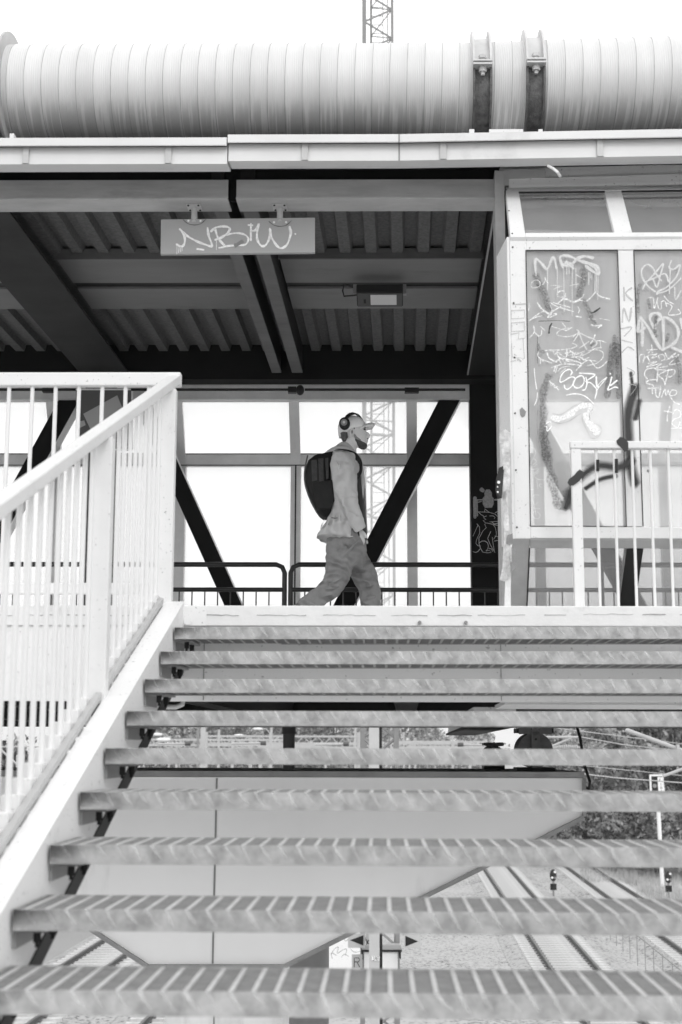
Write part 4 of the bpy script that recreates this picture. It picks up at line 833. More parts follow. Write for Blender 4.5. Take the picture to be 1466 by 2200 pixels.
# ================================================================== pier with its bearings
vP = 8.0; PP = Plane(FB.p(0, vP, 0), FB.p(1, vP, 0), FB.p(0, vP, 1))
pier = thing('bridge_pier', 'grey clad hammerhead pier under the footbridge, seen between the treads', 'pier', FB.p(FB.px(470, 2000, vP)[0], 8.6, -CZ))
obj('cap', MB().poly_on(PP, [(1253, 1672), (1253, 1753), (612, 2072), (318, 2072), (-172, 1753), (-172, 1668)], 1.3), M['pier'], pier)
obj('cap_top', MB().poly_on(Plane(FB.p(0, vP-.03, 0), FB.p(1, vP-.03, 0), FB.p(0, vP-.03, 1)), [(1256, 1659), (1256, 1671), (-175, 1667), (-175, 1655)], 1.36), M['pier_edge'], pier)
mb = MB()
def edge(a, b, w_, off): mb.bar(PP.hit(*a, off), PP.hit(*b, off), .05, w_, up=FB.n.cross(PP.hit(*b)-PP.hit(*a)))
edge((1255, 1672), (1255, 1754), .02, .0); edge((1255, 1756), (612, 2076), .022, .0); edge((-174, 1756), (318, 2076), .022, .0); edge((318, 2076), (612, 2076), .02, .0)
obj('edge_trim', mb, M['pier_edge'], pier)
obj('panel_seam', MB().poly_on(PP, [(464, 1672), (468, 1672), (459, 2071), (455, 2071)], .004, .003), M['mid'], pier)
def rcol(x0, x1, v, dep, r, top, name, m):
    u0 = FB.px(x0, 2150, v)[0]; u1 = FB.px(x1, 2150, v)[0]; ring = []
    for (cu, cv, g0) in ((u1-r, v+r, -pi/2), (u1-r, v+dep-r, 0), (u0+r, v+dep-r, pi/2), (u0+r, v+r, pi)):
        for k in range(9): g = g0+pi/2*k/8; ring.append((cu+r*cos(g), cv+r*sin(g)))
    obj(name, MB().loft([[FB.p(a, b, -CZ-.1) for a, b in ring], [FB.p(a, b, top) for a, b in ring]]), m, pier, smooth=True)
rcol(343, 600, 8.2, .9, .2, -1.18, 'column', M['pier']); obj('column_seam', MB().poly_on(Plane(FB.p(0,8.2,0),FB.p(1,8.2,0),FB.p(0,8.2,1)), [(459, 2075), (462, 2075), (460, 2400), (457, 2400)], .004, .002), M['mid'], pier)
rcol(602, 704, 10.4, .36, .175, -.4, 'column', M['mid'])
def bearing(cx, cy, rpx, v, wpx):
    t = thing('roller_bearing', 'large dark steel roller bearing carrying the bridge on the pier' if rpx > 30 else 'small dark steel roller bearing behind the large one', 'bearing', PP.hit(cx, cy))
    pl = Plane(FB.p(0, v, 0), FB.p(1, v, 0), FB.p(0, v, 1)); c = pl.hit(cx, cy); r = rpx/F*v; n = pl.n
    obj('roller', MB().cyl(c, c-n*.22, r, 40), mat('roller_steel', .09, .5, .4, 15, dark=.5, dscale=20), t, smooth=True)
    obj('arm', MB().bar(c+n*.012+Vector((0,0,r*1.05)), c+n*.012-Vector((0,0,r*1.0)), wpx/F*v, .02, up=n), M['mid2'], t)
    obj('arm_head', MB().cyl(c+n*.002+Vector((0,0,r*1.05)), c+n*.022+Vector((0,0,r*1.05)), wpx/F*v/2, 20), M['mid2'], t, smooth=True)
    obj('bolt', MB().cyl(c+n*.02+Vector((0,0,r*.62)), c+n*.03+Vector((0,0,r*.62)), r*.07, 8), M['black'], t)
    obj('top_plate', MB().fbox(FB, FB.inv(c)[0]-r*1.05, FB.inv(c)[0]+r*1.05, v-.01, v+.24, FB.inv(c)[2]+r*.98, FB.inv(c)[2]+r*1.25), M['dark2'], t)
    obj('lug', MB().fbox(FB, FB.inv(c)[0]+r*.25, FB.inv(c)[0]+r*.95, v-.02, v-.011, FB.inv(c)[2]+r*.9, FB.inv(c)[2]+r*1.3).fbox(FB, FB.inv(c)[0]-r*.95, FB.inv(c)[0]-r*.25, v-.02, v-.011, FB.inv(c)[2]+r*.9, FB.inv(c)[2]+r*1.3), M['mid2'], t)
    obj('base_plate', MB().fbox(FB, FB.inv(c)[0]-r*1.1, FB.inv(c)[0]+r*1.1, v-.02, v+.24, FB.px(cx, 1657, v)[1], FB.inv(c)[2]-r*.98), M['dark2'], t)
M['mid2'] = mat('bearing_arm_steel', .12, .5, .3, 12)
bearing(1151, 1612, 37, 8.15, 18); bearing(1062, 1622, 20, 8.9, 11)
# drain pipe between deck and pier, loose cable
dp = thing('drain_pipe', 'short dark vertical drain pipe with a collar under the bridge deck', 'pipe', at(621, 1645, 8.6))
obj('pipe', MB().tube([at(621, 1560, 8.6)+Vector((0,0,.05)), at(621, 1660, 8.6)], 12.5/F*8.6, 24), mat('drain_grey', .12, .4, .2, 6), dp, smooth=True)
obj('collar', MB().tube([at(621, 1557, 8.6), at(621, 1573, 8.6)], 14.5/F*8.6, 24).tube([at(621, 1573, 8.6), at(621, 1577, 8.6)], 16/F*8.6, 24), mat('collar_grey', .07, .4), dp, smooth=True)
tag(obj('loose_cable', MB().tube([at(1238, 1555, 8), at(1247, 1585, 7.95), at(1255, 1640, 7.95), at(1268, 1680, 7.9), at(1266, 1695, 7.95), at(1258, 1692, 8.02)], .008, 6), M['dark2'], smooth=True), 'loose dark cable hanging from the deck past the end of the pier cap', 'cable')
wt = tag(obj('bent_tube', MB().tube([at(340, 1519, 6.9), at(378, 1519, 6.9), at(392, 1514, 6.9), at(395, 1500, 6.9), at(395, 1470, 6.9)], .012, 8), M['white'], smooth=True), 'thin white bent tube under the deck edge behind the third tread', 'pipe')
# ================================================================== the rail yard below
def ground_mat(name, lo, hi, sc, bump=.6, path=False):
    m, t, N, b, o = nodes_mat(name); b.inputs['Roughness'].default_value = .95; b.inputs['Specular IOR Level'].default_value = .1
    tc = N.new('ShaderNodeTexCoord'); n1 = N.new('ShaderNodeTexNoise'); n1.inputs['Scale'].default_value = sc; n1.inputs['Detail'].default_value = 4; n1.inputs['Roughness'].default_value = .8
    t.links.new(tc.outputs['Object'], n1.inputs['Vector']); v = N.new('ShaderNodeTexVoronoi'); v.inputs['Scale'].default_value = sc*1.6; t.links.new(tc.outputs['Object'], v.inputs['Vector'])
    n2 = N.new('ShaderNodeTexNoise'); n2.inputs['Scale'].default_value = .35; n2.inputs['Detail'].default_value = 5; t.links.new(tc.outputs['Object'], n2.inputs['Vector'])
    r = N.new('ShaderNodeValToRGB'); e = r.color_ramp.elements; e[0].position = .36; e[0].color = (lo,)*3+(1,); e[1].position = .58; e[1].color = (hi,)*3+(1,)
    mi = N.new('ShaderNodeMath'); mi.operation = 'MULTIPLY_ADD'; mi.inputs[1].default_value = .35; t.links.new(v.outputs['Distance'], mi.inputs[0]); t.links.new(n1.outputs[0], mi.inputs[2])
    m3 = N.new('ShaderNodeMath'); m3.operation = 'MULTIPLY_ADD'; m3.inputs[1].default_value = .3; t.links.new(n2.outputs[0], m3.inputs[0]); t.links.new(mi.outputs[0], m3.inputs[2])
    m4 = N.new('ShaderNodeMath'); m4.operation = 'SUBTRACT'; m4.inputs[1].default_value = .24; t.links.new(m3.outputs[0], m4.inputs[0])
    t.links.new(m4.outputs[0], r.inputs[0]); t.links.new(r.outputs[0], b.inputs['Base Color'])
    bp = N.new('ShaderNodeBump'); bp.inputs['Strength'].default_value = bump; bp.inputs['Distance'].default_value = .05; t.links.new(n1.outputs[0], bp.inputs['Height']); t.links.new(bp.outputs[0], b.inputs['Normal']); return m
M['gravel'] = ground_mat('gravel', .05, .44, 5); M['ballast'] = ground_mat('ballast', .03, .42, 4.5, .9); M['path'] = ground_mat('path_gravel', .20, .32, 14, .3)
def sheet(name, x0, x1, y0, y1, z, m, kind='structure', sk=True):
    f = lambda x, y: (x + y*.0455 if sk else x, y, z)
    return struct(obj(name, MB().add([f(x0, y0), f(x1, y0), f(x1, y1), f(x0, y1)], [(0, 1, 2, 3)]), m), kind)
sheet('ground', -1500, 1500, -300, 2600, 0, M['gravel'], sk=False)
sheet('gravel_path', -14.2, -12.1, 5, 260, .004, M['path'])
sheet('dry_verge', 12.9, 40, 62, 300, .004, ground_mat('dry_grass', .16, .52, 5, .8))
def tracks(xc, label, y0, y1, n):
    t = thing('railway_track', label, 'railway track', (xc+y0*.0455, y0, 0), 'railway tracks in the yard')
    X = lambda d, y, z=0: Vector((xc+d+y*.0455, y, z))
    obj('ballast_bed', MB().add([X(-1.9, y0, .01), X(1.9, y0, .01), X(1.9, y1, .01), X(-1.9, y1, .01), X(-1.5, y0, .13), X(1.5, y0, .13), X(1.5, y1, .13), X(-1.5, y1, .13)], [(4,5,6,7), (0,4,7,3), (1,2,6,5)]), M['ballast'], t)
    for s_ in (-1, 1):
        c = s_*.7535; mb = MB()
        for a, b, z0, z1 in ((.036, .036, .302, .34), (.009, .009, .222, .302), (.07, .07, .205, .222)):
            mb.hexa([X(c-a, y0, z0), X(c+a, y0, z0), X(c+a, y1, z0), X(c-a, y1, z0), X(c-b, y0, z1), X(c+b, y0, z1), X(c+b, y1, z1), X(c-b, y1, z1)])
        obj('rail', mb, M['railm'], t)
    y = y0+.3; i = 0; first = None; rest = MB()
    while y < y1:
        if i < n:
            if not first:
                P0 = (0, 0, 0); mb = MB().hexa([Vector((-1.3,-.13,.09)), Vector((1.3,-.13,.09)), Vector((1.3,.13,.09)), Vector((-1.3,.13,.09)), Vector((-1.3,-.1,.2)), Vector((1.3,-.1,.2)), Vector((1.3,.1,.2)), Vector((-1.3,.1,.2))])
                for s_ in (-1, 1): 
                    for e in (-1, 1): mb.box((s_*.7535+e*.1, 0, .215), .07, .14, .05)
                first = obj('sleeper', mb, M['sleeper'], t); me = first.data; me.materials.append(M['railm']); 
                for p in me.polygons:
                    if p.index > 5: p.material_index = 1
                o = first
            else: o = first.copy(); COL.objects.link(o); o.parent = t
            o.location = Vector((xc+y*.0455, y, 0)) - t.location; o.rotation_euler.z = random.uniform(-.012, .012)
        else: rest.hexa([X(-1.3,y-.12,.09), X(1.3,y-.12,.09), X(1.3,y+.12,.09), X(-1.3,y+.12,.09), X(-1.3,y-.1,.2), X(1.3,y-.1,.2), X(1.3,y+.1,.2), X(-1.3,y+.1,.2)])
        y += .6; i += 1
    if rest.v: struct(obj('far_sleepers', rest, M['sleeper'], t), 'stuff')
M['railm'] = mat('rail_steel', .10, .5, .3, 3); M['sleeper'] = mat('concrete_sleeper', .52, .9, .25, 3, .3, 20)
_tk = 7.2/7/.986
tracks(5.15*_tk, 'railway track just right of the pier, sleepers showing through pale ballast', 36, 150, 100)
tracks(9.95*_tk, 'rightmost railway track, beyond the picket fence', 36, 150, 100)
tracks(-9.95*_tk, 'leftmost railway track, beside the grey gravel path', 34, 90, 60)
tracks(-5.75*_tk, 'railway track seen below the lowest tread at the left', 28, 60, 40)

# picket fence between the tracks
fx = lambda y: 7.75 + y*.0455
pf = thing('picket_fence', 'thin steel picket fence between the two right-hand tracks', 'fence', (fx(50), 50, 0))
mb = MB()
for s_ in (1.06,): mb.bar((fx(35), 35, s_), (fx(56.5), 56.5, s_), .04, .03)
obj('rail', mb, M['fencem'] if 'fencem' in M else M['mid'], pf)
for i in range(14):
    y = 35+i*1.62
    if y > 56.5: break
    obj('picket', MB().bar((fx(y), y, .05), (fx(y), y, 1.1), .02, .03, up=(0,1,0)), M['mid'], pf)

# dwarf signals
def dwarf(px, py, label):
    p = at_h(px, py, -CZ); Y = p.y; s_ = Y/72
    t = thing('dwarf_signal', label, 'signal', p)
    c = p+Vector((0, 0, 1.0*s_)); mb = MB(); mb.ell(c, .17*s_, .14, .30*s_, 20, 10); obj('head', mb, M['black'], t)
    for dx, dz, m in ((.07, .17, 'text_w'), (-.07, -.1, 'text_w'), (.08, -.1, 'mid')): obj('lamp', MB().cyl(c+Vector((dx*s_, -.08, dz*s_)), c+Vector((dx*s_, -.17, dz*s_)), .055*s_, 12), M[m], t)
    obj('post', MB().tube([p, c-Vector((0,0,.27*s_))], [.05, .06], 8), M['mid'], t); obj('bracket', MB().box(p+Vector((0,0,.45*s_)), .3*s_, .12, .3*s_), M['dark2'], t)
dwarf(1190, 1926, 'small round dwarf signal on a post between the two tracks'); dwarf(1438, 1930, 'small round dwarf signal in the dry grass by the trees')
# main signal on its mast
p = at_h(1424, 1905, -CZ); Y = p.y; ms = thing('mast_signal', 'tall mast signal with black lamp panel and white number plate before the trees', 'signal', p)
PM = Plane(at(1410, 1680, Y), at(1420, 1680, Y), at(1410, 1700, Y))
obj('mast', MB().tube([p, at(1413, 1700, Y+.2)], .11, 10), M['fascia'], ms)
obj('panel', MB().poly_on(PM, [(1399, 1668), (1415, 1668), (1416, 1735), (1401, 1735)], .1), M['black'], ms)
obj('frame', MB().bar(PM.hit(1397.5, 1666), PM.hit(1401, 1740), .09, .1, up=(0,1,0)).bar(PM.hit(1396, 1666), PM.hit(1425, 1666), .09, .1).bar(PM.hit(1424.5, 1668), PM.hit(1428, 1708), .06, .08, up=(0,1,0)), M['fascia'], ms)
np_ = obj('number_plate', MB().poly_on(PM, [(1413.5, 1670), (1423, 1670), (1427, 1706), (1415.5, 1706)], .04, .05), M['text_w'], ms)
obj('number', strokes(PM, [[(822, 470), (780, 470), (780, 500), (815, 500)], [(780, 500), (785, 530), (820, 530)], [(810, 590), (830, 600), (850, 620), (815, 650), (855, 645)], [(840, 690), (810, 730), (840, 770), (865, 730), (840, 690)], [(850, 810), (845, 880)], [(825, 830), (850, 850)]], .9, ox=1360, oy=1640, sc=13.83, smooth=False), M['p_dark'], np_)
for v_ in np_.children: 
    for q in v_.data.vertices: q.co += PM.n*.06
for cy in (1677, 1688.5, 1702): c = PM.hit(1407, cy, .02); obj('lamp', MB().cyl(c, c+PM.n*.05, .11, 14), M['mid'] if cy == 1688.5 else M['dark2'], ms)

# lattice mast with the direction arrows and the 340 plate
def lattice(par, x0, x1, Y0, dep, z0, z1, step, m, leg=.05, br=.02, mbr=None):
    c = [(x0, Y0), (x1, Y0), (x1, Y0+dep), (x0, Y0+dep)]
    for a, b in c: obj('leg', MB().bar((a, b, z0), (a, b, z1), leg, leg, up=(0,1,0)), m, par)
    mb = MB(); z = z0; k = 0
    while z < z1-.01:
        zz = min(z+step, z1)
        for i in range(4):
            a = c[i]; b = c[(i+1) % 4]
            if k % 2: a, b = b, a
            mb.bar((a[0], a[1], z), (b[0], b[1], zz), br, br, up=(.3,.3,1))
        z = zz; k += 1
    obj('bracing', mb, mbr or m, par)
M['pale'] = mat('pale_plate', .52, .5, .05, 4)
Yl = 31.0; lm = thing('lattice_mast', 'grey lattice mast behind the broad steel column', 'mast', at(820, 1605, Yl)*1)
a0 = at(780, 1605, Yl).x; a1 = at(853, 1605, Yl).x
lattice(lm, a0, a1, Yl, .75, 0, CZ+1.4, .62, M['mid'], .09, .045)
cm = thing('steel_column', 'broad pale steel column with number plate 340', 'column', at(804, 1605, 29.5))
b0, b1 = at(793, 1605, 29.5).x, at(815, 1605, 29.5).x
obj('shaft', MB().box(((b0+b1)/2, 29.5, (CZ+1.3)/2), b1-b0, .03, CZ+1.3), M['pale'], cm)
obj('shaft_side', MB().box((b1+.03, 29.6, (CZ+1.3)/2), .055, .22, CZ+1.3), M['dark2'], cm)
PY = Plane(at(800, 2060, 29.46), at(810, 2060, 29.46), at(800, 2070, 29.46))
pl_ = obj('number_plate', MB().poly_on(PY, [(799, 2054), (816, 2055), (816, 2065), (799, 2064)], .01), M['text_w'], cm)
obj('number', strokes(PY, [[(738, 712), (752, 712), (748, 728), (755, 738), (748, 750), (738, 750)], [(765, 712), (763, 735), (776, 735)], [(773, 712), (773, 750)], [(783, 712), (797, 712), (797, 750), (783, 750), (783, 712)]], .9, ox=640, oy=1900, sc=4.581, smooth=False), M['p_dark'], pl_)
def arrow(name, x0, y0, x1, y1, tri, label):
    t = thing(name, label, 'sign', at((x0+x1)/2, (y0+y1)/2, 30)); pl = Plane(at(x0, y0, 30), at(x1, y0, 30), at(x0, y1, 30))
    obj('plate', MB().poly_on(pl, [(x0, y0), (x1, y0), (x1, y1), (x0, y1)], .02), M['pale'], t); obj('arrow', MB().poly_on(pl, tri, .003, .004), M['black'], t); return pl, t
arrow('arrow_sign', 748, 2006, 785, 2037, [(752, 2020.5), (781, 2010), (781, 2032)], 'pale sign plate with a black arrow pointing left')
arrow('arrow_sign', 868, 2007, 904, 2038, [(871.5, 2011), (899, 2023), (871.5, 2034)], 'pale sign plate with a black arrow pointing right')
ks = thing('letter_sign', 'pale plate with a black K half hidden by the column', 'sign', at(792, 2025, 30.3)); pl = Plane(at(785, 2006, 30.3), at(800, 2006, 30.3), at(785, 2037, 30.3))
obj('plate', MB().poly_on(pl, [(786.5, 2006), (802, 2006), (802, 2030), (786.5, 2030)], .02), M['pale'], ks); obj('letter', strokes(pl, [[(788.5, 2019), (788.5, 2030)], [(794.5, 2019.5), (789, 2024.5), (794.5, 2030)]], 2, smooth=False), M['p_dark'], ks)
rs_ = thing('letter_sign', 'pale plate with a black R lower left of the column', 'sign', at(770, 2062, 30.2)); pl = Plane(at(755, 2050, 30.2), at(780, 2050, 30.2), at(755, 2080, 30.2))
obj('plate', MB().poly_on(pl, [(756, 2051), (779, 2051), (779, 2082), (756, 2082)], .02), M['pale'], rs_); obj('letter', strokes(pl, [[(761.5, 2078), (761.5, 2058.5), (771, 2058.5), (773, 2062), (771, 2067), (762, 2067)], [(767, 2067), (773, 2078)]], 2.2, smooth=False), M['p_dark'], rs_)
cb = thing('signal_cabinet', 'pale cabinet held in a dark frame on the lattice mast', 'cabinet', at(838, 2060, 30.6))
pl = Plane(at(780, 2040, 30.6), at(860, 2040, 30.6), at(780, 2080, 30.6))
obj('front', MB().poly_on(pl, [(783, 2046), (855, 2046), (855, 2110), (783, 2110)], .3), M['fascia'], cb)
obj('frame', MB().poly_on(pl, [(778, 2031), (862, 2031), (862, 2041), (778, 2041)], .3, .02), M['sign'], cb)
obj('hood', MB().poly_on(pl, [(776, 2041.5), (864, 2041.5), (864, 2045.5), (776, 2045.5)], .4, .04).poly_on(pl, [(777, 2046), (781, 2046), (781, 2062), (777, 2062)], .05, .03).poly_on(pl, [(857, 2046), (862, 2046), (862, 2062), (858, 2058)], .05, .03), M['black'], cb)
wb = thing('white_cabinet', 'low white trackside box covered in faint scribbles', 'cabinet', at_h(745, 2110, -CZ)); q = at_h(745, 2112, -CZ)
pl = Plane(at(700, 2000, q.y), at(760, 2000, q.y), at(700, 2060, q.y)); obj('body', MB().poly_on(pl, [(690, 1995), (778, 1997), (778, 2112), (690, 2112)], .8), M['fascia'], wb)
obj('scribble', strokes(pl, [[(330, 690), (360, 640), (400, 620), (390, 680), (440, 650), (480, 640), (470, 700)], [(340, 730), (330, 680), (380, 700)], [(430, 720), (460, 690), (500, 710)], [(520, 640), (560, 670), (620, 660)], [(450, 520), (470, 560), (500, 540)]], 1.3, ox=640, oy=1900, sc=4.581), M['p_grey'], wb)

# overhead line: catenary masts with tubular arms, lattice gantries
M['galp'] = mat('pale_galvanised', .46, .6, .08, 4); M['porc'] = mat('brown_insulator', .07, .4)
def arm(t, Y, xa, xb, yy, st):
    obj('arm_tube', MB().tube([at(xa, yy, Y), at(xb, yy-1, Y)], .045*Y/60, 8), M['galp'], t)
    obj('insulator', MB().tube([at(xb, yy-1, Y), at(xb+(12 if xb > xa else -12), yy-1, Y)], .09*Y/60, 8), M['porc'], t)
    obj('stay_tube', MB().tube([at(xa+st, yy+2, Y), at(xa+st*2.2, yy+12, Y)], .03*Y/60, 6), M['galp'], t)
def cmast(x, wpx, Y, top, label, m='galp', arms=()):
    b = at(x, 1610, Y); t = thing('catenary_mast', label, 'mast', (b.x, Y, 0), 'overhead line masts')
    obj('pole', MB().box((b.x, Y, (CZ+top)/2), wpx/F*Y, wpx/F*Y, CZ+top), M[m], t)
    for a_ in arms: arm(t, Y, *a_)
    return t
cmast(425, 5, 70, 1.25, 'thin dark mast left of the wide pale one', 'mid', [(338, 398, 1599, 12)])
cmast(436, 10, 55, 1.3, 'wide pale mast with a dark thin neighbour')
cmast(470, 5, 90, 1.2, 'pale mast between the wide mast and the lattice trusses')
cmast(583, 5, 75, 1.4, 'pale mast left of the drain pipe', 'galp', [(498, 560, 1598, 14)])
cmast(764, 5, 72, 1.4, 'pale mast with a long white arm reaching left', 'galp', [(676, 738, 1600, 14)])
cmast(973, 5, 95, 1.4, 'lone pale mast left of the bearings', 'galp', [(1040, 996, 1601, 10)])
cmast(868, 4, 110, 1.3, 'thin far mast right of the lattice mast'); cmast(892, 5, 130, .9, 'far mast among the gantry trusses'); cmast(540, 4, 120, .9, 'far mast in front of the dark tree line')
def gantry(x0, x1, Y, h0, h1, label, n=14, m='galp'):
    a, b = at(x0, 1610, Y), at(x1, 1610, Y); t = thing('gantry', label, 'gantry', ((a.x+b.x)/2, Y, 0), 'lattice gantries over the tracks')
    for x in (a.x, b.x): obj('mast', MB().box((x, Y, (CZ+h1+.3)/2), .3, .3, CZ+h1+.3), M[m], t)
    mb = MB(); r = .035*Y/100*1.3
    for z in (h0, h1): mb.bar((a.x, Y, CZ+z), (b.x, Y, CZ+z), r*3, r*3)
    for i in range(n):
        xa = a.x+(b.x-a.x)*i/n; xb = a.x+(b.x-a.x)*(i+1)/n; z0, z1 = (h0, h1) if i % 2 else (h1, h0); mb.bar((xa, Y, CZ+z0), (xb, Y, CZ+z1), r*1.3, r*1.3, up=(0,1,0))
    obj('truss', mb, M[m], t)
gantry(442, 772, 105, .38, .92, 'nearest long lattice gantry left of the steel column', 22); gantry(500, 1010, 150, .05, .6, 'second lattice gantry, behind the nearest one', 40)
gantry(560, 830, 125, -.35, .15, 'low lattice gantry behind the drain pipe', 24); gantry(380, 700, 200, -.1, .5, 'farthest gantry on the left', 30); gantry(840, 1045, 170, .2, .9, 'gantry right of the lattice mast', 16)
gantry(300, 620, 240, .6, 1.5, 'pale gantry high against the sky at the left', 26); gantry(880, 1060, 230, -.4, .4, 'far low gantry toward the bearings', 18)
# street lamps in the haze
for x, y, Y in ((345, 1578, 190), (362, 1589, 150), (562, 1566, 210), (520, 1580, 230)):
    p = at(x, y, Y); t = thing('lamp_post', 'distant lamp post with curved arm, at x%d' % 0, 'lamp post', (p.x, Y, 0), 'distant lamp posts'); t['label'] = {345: 'upper left distant lamp post by the black stringer', 362: 'nearer distant lamp post left of the dark mast', 562: 'tall distant lamp post over the gantries', 520: 'faint distant lamp post above the gantry beam'}[x]
    r = .04*Y/100; obj('pole', MB().tube([Vector((p.x+1.2, Y, 0)), Vector((p.x+1.2, Y, p.z-.6)), Vector((p.x+.7, Y, p.z)), p], r, 6), M['galp'], t); obj('lamp_head', MB().ell(p-Vector((.5,0,0)), .8, .3, .2, 8, 6), M['text_w'], t)
# arms and wires on the right
ra = thing('cantilever_arm', 'long pale sloping tube of an overhead line arm before the trees', 'overhead arm', at(1400, 1595, 30))
obj('tube', MB().tube([at(1345, 1568, 30), at(1465, 1612, 30), at(1560, 1648, 30)], .045, 10), M['galp'], ra); obj('clamp', MB().box(at(1457, 1608, 29.95), .06, .1, .16), M['galp'], ra)
obj('tube', MB().tube([at(1425, 1668, 30), at(1560, 1618, 30)], .032, 8), M['galp'], ra)
ia = thing('cantilever_arm', 'pale overhead line arm with a ribbed insulator beside the bearings', 'overhead arm', at(1220, 1600, 32))
obj('tube', MB().tube([at(1160, 1584, 32), at(1242, 1584, 32)], .026, 8).tube([at(1228, 1586, 32), at(1180, 1606, 32)], .026, 8), M['galp'], ia)
iz = MB().tube([at(1180, 1606, 32), at(1252, 1606, 32)], .02, 8)
for i in range(9): iz.cyl(at(1202+i*4.6, 1606, 32), at(1204.6+i*4.6, 1606, 32), .055, 12)
obj('insulator', iz, M['galp'], ia)
def wire(pts, label, r=.012): tag(obj('overhead_wire', MB().tube([at(*q) for q in pts], r, 5), M['galp'], smooth=True), label, 'wire', 'overhead wires')
wire([(1240, 1582, 32), (1340, 1600, 42), (1480, 1616, 60)], 'thin wire running right from the ribbed insulator', .015); wire([(1200, 1657, 40), (1330, 1672, 40), (1480, 1683, 40)], 'lowest overhead wire, crossing the mast signal', .018)
wire([(1200, 1640, 44), (1480, 1668, 44)], 'middle overhead wire beside the cantilever clamp'); wire([(1200, 1565, 50), (1480, 1600, 70)], 'highest overhead wire in front of the trees', .02)
wire([(-40, 1605, 40), (110, 1604, 40)], 'thin wire behind the left guard rail', .02); wire([(-40, 1656, 45), (60, 1650, 45)], 'low wire behind the left guard rail', .02)
la = thing('cantilever_arm', 'pale diagonal overhead arm behind the left guard rail', 'overhead arm', at(30, 1640, 38)); obj('tube', MB().tube([at(-10, 1600, 38), at(50, 1655, 38)], .028, 8).tube([at(62, 1627, 38), at(110, 1626, 38)], .04, 8), M['galp'], la)
nb = thing('notice_plate', 'small pale notice plate behind the left guard rail', 'sign', at(42, 1633, 40)); pl = Plane(at(30, 1620, 40), at(50, 1620, 40), at(30, 1650, 40)); obj('plate', MB().poly_on(pl, [(35, 1622), (52, 1622), (52, 1650), (34, 1650)], .03), M['pale'], nb)
obj('marks', strokes(pl, [[(38, 1626), (38, 1629)], [(42, 1626), (42, 1629)], [(46, 1626), (46, 1629)], [(38, 1632), (38, 1635)], [(43, 1632), (43, 1635)], [(38, 1640), (46, 1640)]], 1.2, smooth=False), M['p_grey'], nb)

# tower crane mast
Yc = 85; cr = thing('tower_crane', 'tall lattice tower crane mast with an inside ladder rising behind the bridge', 'crane', at(812, 1610, Yc)*1); cr.location.z = 0
M['crane'] = mat('crane_paint', .22, .5, .1, 3)
cx = at(812, 1100, Yc); k1 = at(777, 1100, Yc).x; k2 = at(843, 1100, Yc).x
lg_ = [(at(783, 1050, Yc).x, Yc, .26), (at(847, 1050, Yc).x, Yc+.3, .17), (at(800, 1050, Yc).x, Yc+1.9, .14)]
for i, (x, y, wd) in enumerate(lg_): obj('leg', MB().box((x, y, 30), wd, wd, 60), M['crane'], cr)
obj('leg', MB().box((at(838, 1050, Yc).x, Yc+1.9, 30), .06, .06, 60), M['crane'], cr)
mb = MB(); z = .4; k = 0; A0, B0 = lg_[0], lg_[1]; C0 = lg_[2]
while z < 58:
    a, b = (A0, B0) if k % 2 else (B0, A0); mb.bar((a[0], a[1], z), (b[0], b[1], z+1.0), .09, .09, up=(0,1,0)); mb.bar((C0[0] if k % 2 else B0[0], Yc+1.9 if k % 2 else B0[1], z), (B0[0] if k % 2 else C0[0], B0[1] if k % 2 else Yc+1.9, z+1.0), .05, .05, up=(0,1,0))
    z += 1.0; k += 1
obj('bracing', mb, M['crane'], cr)
mb = MB()
for z in (8.2, 14.2, 20.2, 26.2, 32.2): mb.bar((A0[0], A0[1], z), (B0[0], B0[1], z), .12, .12); mb.bar((A0[0], A0[1], z+.9), (B0[0], B0[1], z+.9), .06, .06)
obj('section_ring', mb, M['crane'], cr)
lx0 = at(799, 1050, Yc).x; lx1 = at(827, 1050, Yc).x; mb = MB().box((lx1, Yc+1.2, 30), .045, .045, 60); z = .5
while z < 59: mb.bar((lx0, Yc+1.2, z), (lx1, Yc+1.2, z), .035, .035); z += .62
obj('ladder', mb, M['crane'], cr)

# ================================================================== trees
def leaf_mat(name, lo, hi):
    m, t, N, b, o = nodes_mat(name); b.inputs['Roughness'].default_value = .6; b.inputs['Specular IOR Level'].default_value = .25
    tc = N.new('ShaderNodeTexCoord'); n1 = N.new('ShaderNodeTexNoise'); n1.inputs['Scale'].default_value = .9; n1.inputs['Detail'].default_value = 4; t.links.new(tc.outputs['Object'], n1.inputs['Vector'])
    r = N.new('ShaderNodeValToRGB'); e = r.color_ramp.elements; e[0].position = .42; e[0].color = (lo,)*3+(1,); e[1].position = .58; e[1].color = (hi,)*3+(1,); t.links.new(n1.outputs[0], r.inputs[0]); t.links.new(r.outputs[0], b.inputs['Base Color'])
    tl = N.new('ShaderNodeBsdfTranslucent'); t.links.new(r.outputs[0], tl.inputs[0]); mi = N.new('ShaderNodeMixShader'); mi.inputs[0].default_value = .3; t.links.new(b.outputs[0], mi.inputs[1]); t.links.new(tl.outputs[0], mi.inputs[2]); t.links.new(mi.outputs[0], o.inputs[0]); return m
M['leaf'] = leaf_mat('leaves', .05, .46); M['leaf2'] = leaf_mat('light_leaves', .12, .62); M['bark'] = mat('bark', .08, .9, .3, 6)
